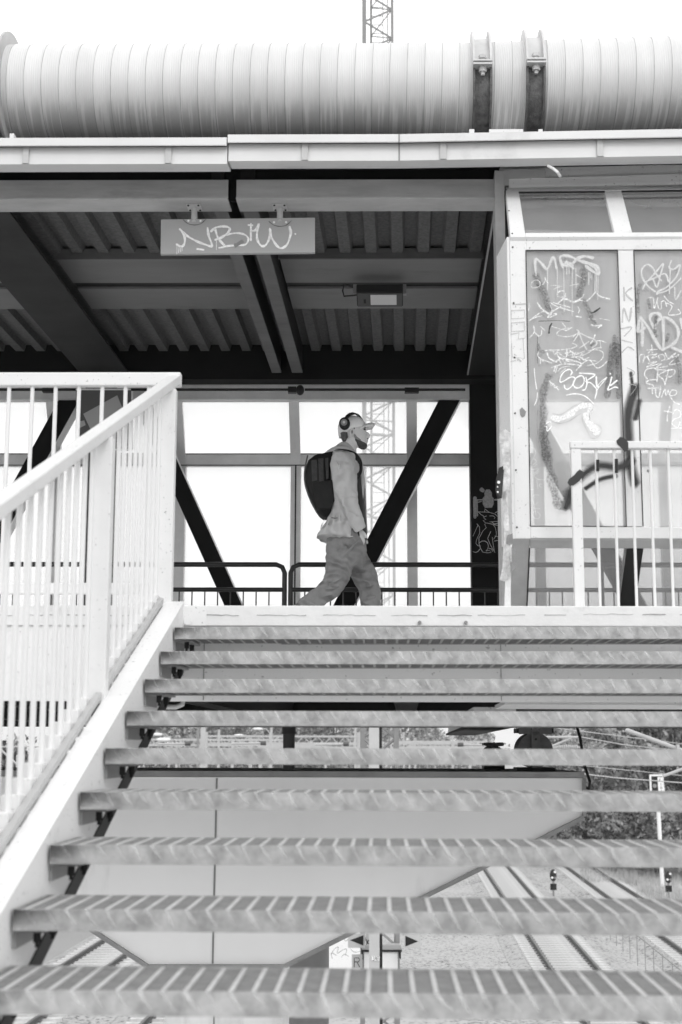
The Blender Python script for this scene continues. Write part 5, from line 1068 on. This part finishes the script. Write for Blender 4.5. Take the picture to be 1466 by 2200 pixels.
def tree_meshes(seed, H, R, lf, nclump, nleaf, ls):
    rd = random.Random(seed); tr = MB(); tr.tube([(0,0,-.2), (rd.uniform(-.2,.2), 0, H*.35), (rd.uniform(-.4,.4), rd.uniform(-.3,.3), H*.8)], [H*.022, H*.016, H*.004], 7)
    cr_ = MB(); cl = []
    for i in range(nclump):
        a = rd.uniform(0, 2*pi); zz = rd.uniform(.08, 1.0); rr_ = R*(sin(pi*min(1, .18+.80*zz))**.6)*rd.uniform(.35, 1.0); c = Vector((rr_*cos(a), rr_*sin(a), H*(.1+.85*zz))); cl.append(c)
        if i % 3 == 0: tr.tube([(0, 0, c.z*.55), (c.x*.5, c.y*.5, c.z*.8), tuple(c)], [H*.008, H*.005, H*.002], 5)
    for c in cl:
        s_ = R*rd.uniform(.14, .27)
        for j in range(nleaf):
            d = Vector((rd.gauss(0, 1), rd.gauss(0, 1), rd.gauss(0, .8))).normalized()*(rd.random()**.4)*s_; p_ = c+d
            n = Vector((rd.gauss(0, 1), rd.gauss(0, 1), rd.gauss(0, 1)+.7)).normalized(); x = n.orthogonal().normalized(); x = Matrix.Rotation(rd.uniform(0, 6.28), 3, n) @ x; y = n.cross(x); l = ls*rd.uniform(.6, 1.3)
            b0_ = len(cr_.v); cr_.v += [p_-x*l, p_-y*l*.55, p_+x*l, p_+y*l*.55]; cr_.f.append((b0_, b0_+1, b0_+2, b0_+3))
    return tr, cr_
def tree(name, label, cat, loc, seed, H, R, lm, nc=90, nl=70, ls=.16, group=None):
    t = thing(name, label, cat, (0, 0, 0), group); a, b = tree_meshes(seed, H, R, None, nc, nl, ls)
    obj('trunk', a, M['bark'], t); obj('crown', b, M[lm], t); t.location = loc; return t
T1 = tree('leafy_tree', 'leafy tree nearest the mast signal, filling the right edge', 'tree', (0,0,0), 1, 11, 4.6, 'leaf', 85, 90, .21, 'trees on the embankment at the right')
T2 = tree('leafy_tree', 'lighter leafy tree right of the pier cap end', 'tree', (0,0,0), 2, 9.5, 4.2, 'leaf2', 80, 90, .2, 'trees on the embankment at the right')
T3 = tree('bush', 'low dense bush at the foot of the trees by the pier corner', 'bush', (0,0,0), 3, 4.2, 3.4, 'leaf', 60, 90, .16, 'bushes below the trees')
def place(t, px, Y, first, label=None, sc=1.0):
    x = at(px, 1610, Y).x; o = t if first else dup(t, (0, 0, 0), label); o.location = (x, Y, 0); o.rotation_euler.z = random.uniform(0, 6); o.scale = (sc,)*3
    return o
place(T1, 1450, 96, True); place(T2, 1275, 104, True); place(T3, 1262, 92, True)
place(T1, 1350, 108, False, 'leafy tree in the middle of the embankment, behind the mast signal', .95); place(T2, 1405, 118, False, 'pale leafy tree far behind the mast signal', 1.1); place(T1, 1215, 122, False, 'leafy tree half hidden by the roller bearing', .9)
place(T2, 1540, 100, False, 'leafy tree at the very right edge of the view', 1.1); place(T1, 1600, 115, False, 'dark leafy tree beyond the right edge tree', 1.1)
place(T3, 1330, 90, False, 'low bush left of the signal mast', .95); place(T3, 1400, 87, False, 'low bush right behind the signal mast', 1.05); place(T3, 1475, 84, False, 'dark low bush at the right edge above the dwarf signal', 1.0); place(T3, 1300, 100, False, 'bush deeper in the row, left of the signal', 1.3); place(T3, 1440, 98, False, 'bush deeper in the row, right of the signal', 1.3)
T4 = tree('shrub', 'grey shrub seen between the leftmost balusters', 'bush', (0,0,0), 5, 7.6, 3.0, 'leaf', 80, 70, .13, 'shrubs beyond the left rail'); place(T4, 20, 62, True); place(T4, 95, 66, False, 'smaller shrub seen between the balusters nearer the stringer', .9); place(T4, -60, 66, False, 'shrub just outside the left edge', 1.0)
# distant wood line
T5 = tree('distant_tree', 'far grey tree at the left end of the distant tree line', 'tree', (0,0,0), 6, 15, 8.5, 'leaf2', 90, 60, .42, 'distant tree line'); lab = ['far tree above the first arm tube', 'far tree over the low gantry', 'far tree left of the wide pale mast', 'far tree behind the gantry trusses', 'far tree just left of the drain pipe', 'far tree right of the drain pipe', 'far tree left of the lattice mast', 'far tree behind the steel column', 'far tree right of the steel column', 'far tree in the middle of the open gap', 'far tree near the bearings']
place(T5, 352, 260, True, None)
for i, (x, Y, s_) in enumerate(((490, 250, 1.0), (520, 270, 1.1), (455, 300, .9), (560, 260, 1.05), (600, 280, 1.1), (665, 270, 1.0), (720, 260, 1.05), (780, 280, 1.0), (870, 300, .95), (920, 320, .85), (1010, 310, .9))): place(T5, x, Y, False, lab[i], s_)
gt = MB(); rd = random.Random(11)                       # dry grass tufts by the dwarf signal
for i in range(5200):
    px = rd.uniform(1250, 1520); py = rd.uniform(1872, 1975) if px > 1370 else rd.uniform(1866, 1905); p_ = at_h(px, py, -CZ); a = rd.uniform(0, 6.28); h_ = rd.uniform(.15, .6); w_ = .02; dx, dy = cos(a)*w_, sin(a)*w_
    gt.add([p_+Vector((-dx,-dy,0)), p_+Vector((dx,dy,0)), p_+Vector((rd.uniform(-.15,.15), rd.uniform(-.15,.15), h_))], [(0, 1, 2)])
struct(obj('grass', gt, mat('dry_grass_blades', .42, .8, .3, 2)), 'stuff')

# thin summer haze: far trees and gantries fade, near things stay clear
hm = bpy.data.materials.new('haze'); hm.use_nodes = True; ht_ = hm.node_tree; ht_.nodes.clear(); pvn = ht_.nodes.new('ShaderNodeVolumePrincipled'); pvn.inputs['Color'].default_value = (.97, .97, .97, 1); pvn.inputs['Density'].default_value = .0004; pvn.inputs['Anisotropy'].default_value = .2
on = ht_.nodes.new('ShaderNodeOutputMaterial'); ht_.links.new(pvn.outputs[0], on.inputs['Volume'])
struct(obj('haze', MB().hexa([Vector(q) for q in ((-1600,-320,-1),(1600,-320,-1),(1600,2700,-1),(-1600,2700,-1),(-1600,-320,62),(1600,-320,62),(1600,2700,62),(-1600,2700,62))]), hm), 'stuff')
# ================================================================== the walking man
YP = 10.4; MP = YP/F/.974                                # metres per photo px at his distance
def pw(px, py, dy=0.0): q = at(px, py, YP); return Vector((q.x, YP+dy, q.z))
def hring(py, xl, xr, hw_, dy=0, n=20, p=2.3, tilt=0):
    """horizontal superellipse slice: photo px left/right, hw_ half thickness in metres"""
    out = []
    for k in range(n):
        g = 2*pi*k/n; c, s_ = cos(g), sin(g); c_ = math.copysign(abs(c)**(2/p), c); ss = math.copysign(abs(s_)**(2/p), s_)
        x = (xl+xr)/2 + (xr-xl)/2*c_; q = pw(x, py + tilt*(x-(xl+xr)/2), dy + hw_*ss); out.append(q)
    return out
def limb(mb, pts, k=1.0, n=14):
    """tapering limb: (px, py, radius px, dy); k = depth / width"""
    P = []
    for i in range(len(pts)-1):
        for j in range(4):
            t = j/4; t2 = t; P.append(tuple(pts[i][m]*(1-t2)+pts[i+1][m]*t2 for m in range(4)))
    P.append(pts[-1])
    for _ in range(2):
        Q = [P[0]] + [tuple((P[i-1][m]+2*P[i][m]+P[i+1][m])/4 for m in range(4)) for i in range(1, len(P)-1)] + [P[-1]]; P = Q
    rings = []
    for i, (x, y, r, d) in enumerate(P):
        a = pw(*P[max(0, i-1)][:2], P[max(0, i-1)][3]); b = pw(*P[min(len(P)-1, i+1)][:2], P[min(len(P)-1, i+1)][3]); t = (b-a).normalized(); Yv = Vector((0, 1, 0)); s_ = t.cross(Yv).normalized(); z = s_.cross(t).normalized(); c = pw(x, y, d)
        rings.append([c + s_*(r*MP*cos(2*pi*q/n)) + z*(r*MP*k*sin(2*pi*q/n)) for q in range(n)])
    mb.loft(rings)
def remesh(o, vox, sm=6, fac=.5):
    r = o.modifiers.new('r', 'REMESH'); r.mode = 'VOXEL'; r.voxel_size = vox; r.use_smooth_shade = True
    s_ = o.modifiers.new('s', 'SMOOTH'); s_.iterations = sm; s_.factor = fac
skin = mat('skin', .74, .55, .05, 8); 
def cloth(name, v, var, wr, sc=14, ws=9, rot=0.0, fs=2.2):
    m = mat(name, v, .9, var, sc, 0, ws, spec=.15); t = m.node_tree; N = t.nodes; b = N['Principled BSDF']
    # soft creases: a strongly distorted wave pushed into the shading normal
    tc = N.new('ShaderNodeTexCoord'); mp = N.new('ShaderNodeMapping'); mp.inputs['Rotation'].default_value = (0, rot, 0); t.links.new(tc.outputs['Object'], mp.inputs[0])
    wv = N.new('ShaderNodeTexWave'); wv.inputs['Scale'].default_value = fs; wv.inputs['Distortion'].default_value = 9; wv.inputs['Detail'].default_value = 2.5; wv.inputs['Detail Scale'].default_value = 1.3; t.links.new(mp.outputs[0], wv.inputs['Vector'])
    n = N.new('ShaderNodeTexNoise'); n.inputs['Scale'].default_value = 5; n.inputs['Detail'].default_value = 2; t.links.new(tc.outputs['Object'], n.inputs['Vector'])
    ml = N.new('ShaderNodeMath'); ml.operation = 'MULTIPLY'; t.links.new(wv.outputs[0], ml.inputs[0]); t.links.new(n.outputs[0], ml.inputs[1])
    bp = N.new('ShaderNodeBump'); bp.inputs['Strength'].default_value = wr; bp.inputs['Distance'].default_value = .05; t.links.new(ml.outputs[0], bp.inputs['Height']); t.links.new(bp.outputs[0], b.inputs['Normal']); return m
# body: head, neck, trunk, arms with hands in the pockets, legs
mb = MB()
head = [(964, 774, 786, .022), (960, 768, 788.5, .04), (955, 763, 789.5, .052), (949, 758, 789, .06), (944, 752, 789, .066), (939, 744, 788.5, .070), (934, 738, 789, .073), (929, 734, 788.3, .076), (924, 731, 786.5, .077), (919, 729.5, 788, .078), (913, 728.5, 788, .078), (908, 731, 784, .072), (904, 736, 778, .062), (901, 744, 770, .045), (899.5, 750, 764, .025)]
mb.loft([hring(y, a, b, w_, n=26, p=2.15) for y, a, b, w_ in head])
mb.ell(pw(790.5, 935), .016, .016, .024, 12, 8); mb.ell(pw(792.5, 938), .012, .018, .010, 12, 8)
mb.ell(pw(789, 945.5), .010, .022, .006, 10, 6); mb.ell(pw(788.5, 949.5), .010, .020, .006, 10, 6); mb.ell(pw(786, 959.5), .014, .024, .014, 10, 6)
for s_ in (-1, 1): mb.ell(pw(755, 935, s_*.082), .015, .014, .030, 12, 8); mb.ell(pw(754, 941, s_*.084), .009, .010, .012, 10, 6)
limb(mb, [(753, 944, 15, 0), (752, 962, 14.5, 0), (750, 978, 17, 0), (748, 990, 24, 0)], 1.0)
mb.loft([hring(y, a, b, w_, n=22) for y, a, b, w_ in [(976, 738, 762, .07), (984, 722, 768, .15), (1000, 716, 774, .19), (1040, 718, 776, .17), (1080, 722, 772, .145), (1120, 716, 776, .15), (1150, 708, 780, .165), (1180, 708, 780, .17), (1200, 716, 774, .16)]])
def hand(mb, cx, cy, dy, sd):
    """palm with four curled fingers and a thumb, hooked into a trouser pocket"""
    limb(mb, [(cx-2, cy-8, 8.5, dy), (cx+2, cy, 11, dy), (cx+4, cy+9, 11, dy)], .42, 12)
    for i, (o_, L_) in enumerate(((-8.5, 15), (-3.3, 18), (2.2, 18.5), (7.2, 16.5))):
        limb(mb, [(cx+4+o_, cy+10, 2.8, dy), (cx+6+o_, cy+10+L_*.5, 2.6, dy+sd*.008), (cx+4+o_, cy+10+L_, 2.1, dy+sd*.022)], 1, 8)
    limb(mb, [(cx+8, cy-2, 3.4, dy-sd*.01), (cx+16, cy+5, 3.0, dy-sd*.018), (cx+18, cy+13, 2.4, dy-sd*.014)], 1, 8)
limb(mb, [(738, 994, 19, -.19), (742, 1040, 15, -.215), (746, 1088, 12, -.225), (758, 1118, 10, -.21), (768, 1138, 8, -.165)], .9); hand(mb, 769, 1150, -.135, 1)
limb(mb, [(744, 994, 19, .19), (748, 1040, 15, .215), (752, 1088, 12, .225), (764, 1118, 10, .21), (774, 1138, 8, .165)], .9); hand(mb, 773, 1150, .135, -1)
LEGS = {'near': [(738, 1190, 27, -.09), (730, 1230, 23, -.10), (716, 1266, 18, -.10), (682, 1292, 14, -.10), (640, 1322, 12, -.10), (606, 1344, 9.5, -.10)], 'far': [(754, 1190, 27, .09), (776, 1226, 22, .09), (795, 1262, 18, .09), (800, 1300, 15, .09), (797, 1345, 12.5, .09), (793, 1392, 9.5, .09)]}
for k_, L_ in LEGS.items(): limb(mb, [(x, y, r*.82, d) for x, y, r, d in L_])
# feet: trailing foot up on its toes, leading foot flat
limb(mb, [(606, 1344, 9, -.10), (598, 1356, 10, -.10), (602, 1376, 9, -.10), (610, 1398, 8, -.10)], .9); limb(mb, [(790, 1394, 9, .09), (788, 1403, 10, .09), (812, 1406, 9, .09), (838, 1409, 6.5, .09)], .9)
man = obj('person', mb, skin, None, smooth='all'); remesh(man, .0065, 4); tag(man, 'man in a white cap, open grey jacket and jeans walking right with a black backpack', 'person')
def wear(name, mb, m, vox=.010, sm=5, smooth='all', fac=.5):
    o = obj(name, mb, m, man, smooth=smooth)
    if vox: remesh(o, vox, sm, fac)
    return o
# trousers
jeans = cloth('washed_denim', .30, .16, .9, 9, 14, rot=1.1, fs=3.0)
def rumple(o, size, strength):
    tx = bpy.data.textures.new('cloth_folds', 'CLOUDS'); tx.noise_scale = size; tx.noise_depth = 1
    d = o.modifiers.new('d', 'DISPLACE'); d.texture = tx; d.strength = strength; d.mid_level = .5; d.texture_coords = 'LOCAL'
def fold(mb, x0, y0, x1, y1, r, d): limb(mb, [(x0, y0, r*.4, d), ((x0+x1)/2, (y0+y1)/2, r, d-.004), (x1, y1, r*.4, d)], .8, 8)
mb = MB()
mb.loft([hring(y, a, b, w_, n=22, tilt=.0) for y, a, b, w_ in [(1138, 712, 780, .165), (1148, 706, 784, .185), (1165, 702, 786, .19), (1185, 702, 788, .185), (1205, 706, 786, .18), (1222, 718, 778, .15)]])
limb(mb, [(735, 1185, 31, -.085), (730, 1215, 29, -.10), (725, 1242, 27, -.105), (714, 1264, 24, -.105), (690, 1284, 20, -.105), (655, 1308, 19, -.10), (622, 1332, 18, -.10), (606, 1343, 17, -.10)], .95, 18)
limb(mb, [(756, 1185, 30, .08), (768, 1205, 27, .09), (783, 1232, 25, .095), (795, 1260, 23.5, .095), (799, 1290, 22, .09), (797, 1330, 20, .09), (793, 1385, 19.5, .09)], .95, 18)
for f_ in ((706, 1262, 735, 1250, 4, -.20), (700, 1272, 730, 1268, 4, -.19), (690, 1290, 715, 1282, 3.5, -.17), (782, 1262, 808, 1256, 4, -.0), (785, 1285, 812, 1280, 4, .01), (786, 1312, 808, 1305, 4, .01), (722, 1190, 750, 1180, 3, -.2), (740, 1200, 770, 1170, 3, -.2), (708, 1215, 735, 1225, 3, -.2), (668, 1298, 686, 1312, 3.5, -.17)): fold(mb, *f_)
tr_ = wear('trousers', mb, jeans, .009, 3); rumple(tr_, .075, .030)
sh = mat('dark_shoe', .04, .6)
mb = MB(); limb(mb, [(601, 1346, 11.5, -.10), (592, 1357, 12, -.10), (598, 1378, 11, -.10), (609, 1400, 8.5, -.10), (611, 1406, 6, -.10)], 1.0); wear('shoe', mb, sh, .008, 3)
mb = MB(); limb(mb, [(792, 1388, 11, .09), (785, 1401, 12, .09), (812, 1405, 10.5, .09), (840, 1409, 8, .09), (848, 1411, 5, .09)], 1.0); wear('shoe', mb, sh, .008, 3)
# black T-shirt
mb = MB(); mb.loft([hring(y, a, b, w_, n=20) for y, a, b, w_ in [(978, 742, 766, .08), (990, 726, 774, .16), (1010, 722, 777, .17), (1060, 722, 782, .165), (1100, 722, 786, .16), (1140, 720, 789, .165), (1161, 722, 790, .17)]]); wear('shirt', mb, M['black'], .010, 3)
# jacket: shell, sleeves, swinging hem, hood
jk = cloth('grey_cotton_jacket', .62, .06, 1.0, 6, 10, rot=.25, fs=2.0)
mb = MB()
mb.loft([hring(y, a, b, w_, n=28, tilt=t_) for y, a, b, w_, t_ in [(966, 734, 758, .075, .4), (973, 722, 764, .12, .3), (981, 712, 768, .175, .2), (995, 708, 773, .205, .1), (1020, 707, 776, .205, 0), (1050, 708, 776, .20, 0), (1080, 710, 775, .195, 0), (1105, 708, 773, .20, 0), (1125, 700, 770, .21, .02), (1142, 688, 766, .235, .06), (1153, 681, 763, .25, .10), (1160, 679, 762, .245, .12)]])
limb(mb, [(737, 990, 25, -.17), (738, 1010, 27, -.20), (740, 1040, 26.5, -.215), (745, 1072, 22, -.225), (752, 1100, 19, -.225), (762, 1122, 17, -.215), (770, 1137, 14, -.195), (774, 1146, 12, -.185)], .8, 18)
limb(mb, [(745, 990, 25, .17), (746, 1040, 24, .215), (756, 1090, 19, .225), (770, 1122, 15, .215), (778, 1140, 11, .20)], .8, 18)
for f_ in ((712, 1118, 696, 1150, 3.5, -.215), (722, 1112, 712, 1155, 3.5, -.225), (730, 1105, 728, 1155, 3, -.22), (700, 1120, 688, 1148, 3, -.18), (742, 1125, 745, 1156, 3, -.21), (734, 1098, 760, 1106, 3, -.27), (738, 1086, 764, 1084, 3, -.28), (746, 1112, 770, 1122, 3, -.27), (732, 1050, 728, 1090, 2.5, -.27), (722, 1000, 728, 1030, 3, -.28), (760, 1012, 762, 1060, 3, -.26), (752, 1068, 766, 1078, 3, -.27), (700, 1156, 715, 1160, 4, -.2), (722, 1161, 738, 1162, 4, -.21), (745, 1162, 760, 1161, 4, -.2)): fold(mb, *f_)
jo = wear('jacket', mb, jk, .008, 2); rumple(jo, .07, .024)
# open front edges: far lapel and placket
mb = MB(); limb(mb, [(768, 982, 5, -.10), (777, 1010, 5, -.09), (779, 1050, 4, -.08), (776, 1080, 4, -.08), (771, 1104, 5, -.10), (770, 1120, 4, -.12)], .6, 10); limb(mb, [(773, 985, 3, .10), (782, 1020, 3, .10), (785, 1060, 2.6, .11), (786, 1100, 2.6, .11), (789, 1140, 2.2, .12)], .6, 8); wear('jacket_edge', mb, jk, 0)
mb = MB(); limb(mb, [(700, 978, 6, 0), (716, 972, 11, 0), (734, 969, 12, -.02), (750, 974, 10, -.07), (764, 985, 6, -.11)], 1.7, 16); limb(mb, [(722, 962, 3, -.02), (736, 956, 7, -.02), (744, 962, 10, -.03), (755, 972, 7, -.06), (765, 985, 3, -.09)], 1.4, 14); wear('hood', mb, cloth('pale_hood', .62, .12, .3, 8, 12), .008, 3)
# cap, hair, beard, face
capm = mat('white_cap_cloth', .93, .85, .04, 8); mb = MB(); rings = []
cc = (757, 921); m_ = 14
for i in range(m_+1):
    t = (pi/2)*i/m_; ring = []
    for k in range(28):
        g = 2*pi*k/28; x = cc[0] + 31*cos(g)*sin(t if t > .02 else .02) - (0 if t < 1 else 0); base = .0
        y = cc[1] - 28*cos(t); 
        if i == m_: y = cc[1] + (8 if cos(g) < 0 else 0)*abs(cos(g)) - 7*max(0, cos(g)) + 3
        ring.append(pw(x + (1.0 if i == m_ and cos(g) < 0 else 0), y,   .091*sin(g)*sin(t if t > .02 else .02)))
    rings.append(ring)
rings.append([pw(758 + 30.5*cos(2*pi*k/28)*.985 + 1, cc[1] + ((17 if cos(2*pi*k/28) < 0 else 0)*abs(cos(2*pi*k/28))) - 6*max(0, cos(2*pi*k/28)) + 3.5, .082*sin(2*pi*k/28)) for k in range(28)])
mb.loft(rings, caps=False); o = wear('cap', mb, capm, 0); o.modifiers.new('t', 'SOLIDIFY').thickness = .004
mb = MB(); top = []; n1_, n2_ = 9, 13
for i in range(n1_):
    a = i/(n1_-1)
    for j in range(n2_):
        b = -1+2*j/(n2_-1); hw2 = .083*(1-.35*a*a); xr = 782 + (807.5-782)*a*(1-.30*b*b); xx = xr - 8*abs(b)*(1-a); yy = 913.0 - 4.5*sin(pi*a*.75) + 12.0*abs(b)**2*(1-.2*a)
        top.append(pw(xx, yy, hw2*b))
mb.v = top; mb.f = [(i*n2_+j, i*n2_+j+1, (i+1)*n2_+j+1, (i+1)*n2_+j) for i in range(n1_-1) for j in range(n2_-1)]
o = wear('cap_brim', mb, capm, 0); s_ = o.modifiers.new('t', 'SOLIDIFY'); s_.thickness = .006
hairm = mat('brown_hair', .10, .8, .3, 40); mb = MB(); mb.loft([hring(y, a, b, w_, n=20) for y, a, b, w_ in [(932, 730, 750, .078), (938, 731.5, 748.5, .0755), (944, 734.5, 747, .068), (950.5, 737.5, 745, .05)]]); limb(mb, [(760, 920, 3, -.077), (762, 928, 2, -.077)], .5, 8); wear('hair', mb, hairm, .006, 2)
mb = MB(); mb.loft([hring(y, a, b, w_, n=22, p=2.2) for y, a, b, w_ in [(946, 760, 769, .066), (949.5, 761, 780, .0645), (953.5, 763, 788.6, .0585), (957.5, 765.5, 789.6, .050), (961.5, 770, 789, .038), (965, 776, 785.5, .022)]]); wear('beard', mb, mat('dark_beard', .09, .9, .3, 40), .006, 2)
mb = MB(); mb.loft([hring(y, a, b, w_, n=22, p=2.2) for y, a, b, w_ in [(932, 757, 761.5, .0755), (937, 757, 766, .0745), (942, 757, 772, .0715), (947, 760, 780, .0675), (951, 764, 783, .0610)]]); wear('stubble', mb, mat('stubble', .30, .9, .4, 60), .005, 2)
mb = MB(); mb.ell(pw(790, 942.6), .009, .022, .005, 10, 6); wear('moustache', mb, mat('moustache_brown', .09, .9), 0)
mb = MB(); limb(mb, [(778, 921, .9, -.060), (782, 920, 1.3, -.053), (786.5, 921.5, .9, -.040)], 1, 8); wear('eyebrow', mb, hairm, 0)
for s_ in (-1, 1): wear('eye', MB().ell(pw(783.2, 925, s_*.0455), .011, .009, .0075, 10, 8), mat('eye_dark', .05, .3), 0)
wear('ear_shade', MB().ell(pw(756.5, 934, -.0975), .006, .003, .014, 10, 6), mat('ear_shade', .22, .7), 0)  # dark patch paints shade into the hollow of the ear
mb = MB(); limb(mb, [(786, 947.6, .6, -.022), (789.5, 947.3, .7, -.012), (791.5, 947.5, .4, 0)], 1, 8); wear('mouth_line', mb, M['dark2'], 0)
obj('jacket_pocket_line', MB().tube([pw(713, 1123, -.232), pw(720, 1124.5, -.240), pw(726, 1124, -.243)], .0025, 6), M['black'], jo); obj('back_pocket_tab', MB().box(pw(703.5, 1204, -.075), .018, .03, .03), M['pale'], tr_)
mb = MB(); limb(mb, [(757, 968, 2, -.10), (768, 984, 3.4, -.145), (774, 1000, 3.8, -.15), (772, 1022, 3.4, -.16), (767, 1040, 2.2, -.19)], .5, 8); strap_m = MB()
# headphones
hp = thing('headphones', 'black over-ear headphones with a pale ring worn over the white cap', 'headphones', pw(740, 915, -.09))
mb = MB(); c = pw(740.5, 916, -.092); rot = Matrix.Rotation(radians(8), 3, 'Z')
mb.ell(c, 12.0*MP, .026, 14*MP, 24, 12, rot); obj('ear_cup', mb, M['black'], hp, smooth='all')
c2 = pw(739.5, 915, -.118); obj('cup_disc', MB().cyl(c2, c2+Vector((-.001, -.006, 0)), 7*MP, 24), mat('cup_disc_grey', .24, .35), hp, smooth=True); obj('cup_mark', MB().cyl(c2+Vector((-.001, -.006, 0)), c2+Vector((-.001, -.008, 0)), 2.6*MP, 16), M['fascia'], hp); obj('cup_dot', MB().cyl(c2+Vector((-.001, -.008, 0)), c2+Vector((-.001, -.0095, 0)), 1.2*MP, 12), M['sign'], hp)
mb.v, mb.f = [], []; mb.ell(pw(755, 916, .092), 12*MP, .026, 14*MP, 24, 12); obj('ear_cup', mb, M['black'], hp, smooth='all')
mb = MB(); path = [(742, 907, -.10), (747, 901, -.101), (753, 895.5, -.088), (760, 892.2, -.060), (766, 891.5, -.03), (771, 893.5, .0), (776, 898, .035), (778, 903, .07), (774, 908, .09)]; rings = []
for i, (x, y, d) in enumerate(path):
    a = Vector(pw(*path[max(0, i-1)])); b = Vector(pw(*path[min(len(path)-1, i+1)])); t = (b-a).normalized(); c = pw(x, y, d); out_ = (c - pw(757, 918, 0)).normalized(); s_ = t.cross(out_).normalized(); out_ = s_.cross(t); wd = .014 if 0 < i < 8 else .010
    rings.append([c - s_*wd - out_*.005, c + s_*wd - out_*.005, c + s_*wd + out_*.006, c - s_*wd + out_*.006])
obj('headband', MB().loft(rings), M['black'], hp, smooth=True)
# backpack
bp_ = thing('backpack', 'black backpack with mesh pockets on the walking man, straps over his shoulders', 'backpack', pw(690, 1045))
bm_ = mat('backpack_black', .018, .6, .3, 12, .3, 40, spec=.25); bs_ = mat('backpack_sheen_panel', .045, .6, .3, 20, .3, 60); bt = mat('backpack_trim', .12, .6)
mb = MB(); mb.loft([hring(y, a, b, w_, n=28, p=2.8, tilt=t_) for y, a, b, w_, t_ in [(976, 694, 722, .09, -.18), (981, 672, 718, .125, -.16), (990, 662, 716, .14, -.1), (1005, 657, 714, .15, -.05), (1022, 654, 713, .155, 0), (1045, 655, 716, .155, 0), (1065, 661, 720, .15, .05), (1085, 670, 721, .145, .08), (1100, 678, 718, .135, .1), (1110, 686, 710, .11, .1), (1114, 692, 704, .08, .05)]])
o = obj('body', mb, bm_, bp_, smooth='all'); 
PB_ = Plane(pw(690, 1000, -.157), pw(700, 1000, -.157), pw(690, 1050, -.157))
mb = MB()
for x0, x1, y0, y1 in ((668, 681, 988, 1032), (683, 695, 985, 1033), (698, 706, 984, 1028)): mb.poly_on(PB_, [(x0+1, y0), (x1, y0-1), (x1+1, y1), (x0+3, y1+2)], .010, -.002)
obj('mesh_panel', mb, bs_, bp_, smooth=False, bevel=.003)
obj('side_pocket', MB().poly_on(PB_, [(671, 1037), (714, 1030), (719, 1075), (712, 1092), (682, 1094)], .02, .004), bm_, bp_, bevel=.006)
mb = MB(); limb(mb, [(662, 984, 1.6, -.10), (655.5, 1015, 1.8, -.11), (655.5, 1045, 1.8, -.11), (670, 1086, 1.8, -.10), (685, 1110, 1.4, -.08)], 1, 8); obj('piping', mb, bt, bp_, smooth='all')
for d in (-1, 1):
    mb = MB(); limb(mb, [(716, 979, 3, .11*d), (730, 975, 3.5, .125*d), (746, 977, 3.5, .14*d), (762, 984, 3.8, .165*d), (774, 1000, 3.8, .175*d), (776, 1020, 3.4, .18*d), (768, 1040, 2.8, .2*d), (742, 1072, 2, .2*d), (720, 1080, 2, .15*d)], .45, 10)
    obj('shoulder_strap', mb, bm_, bp_, smooth='all')
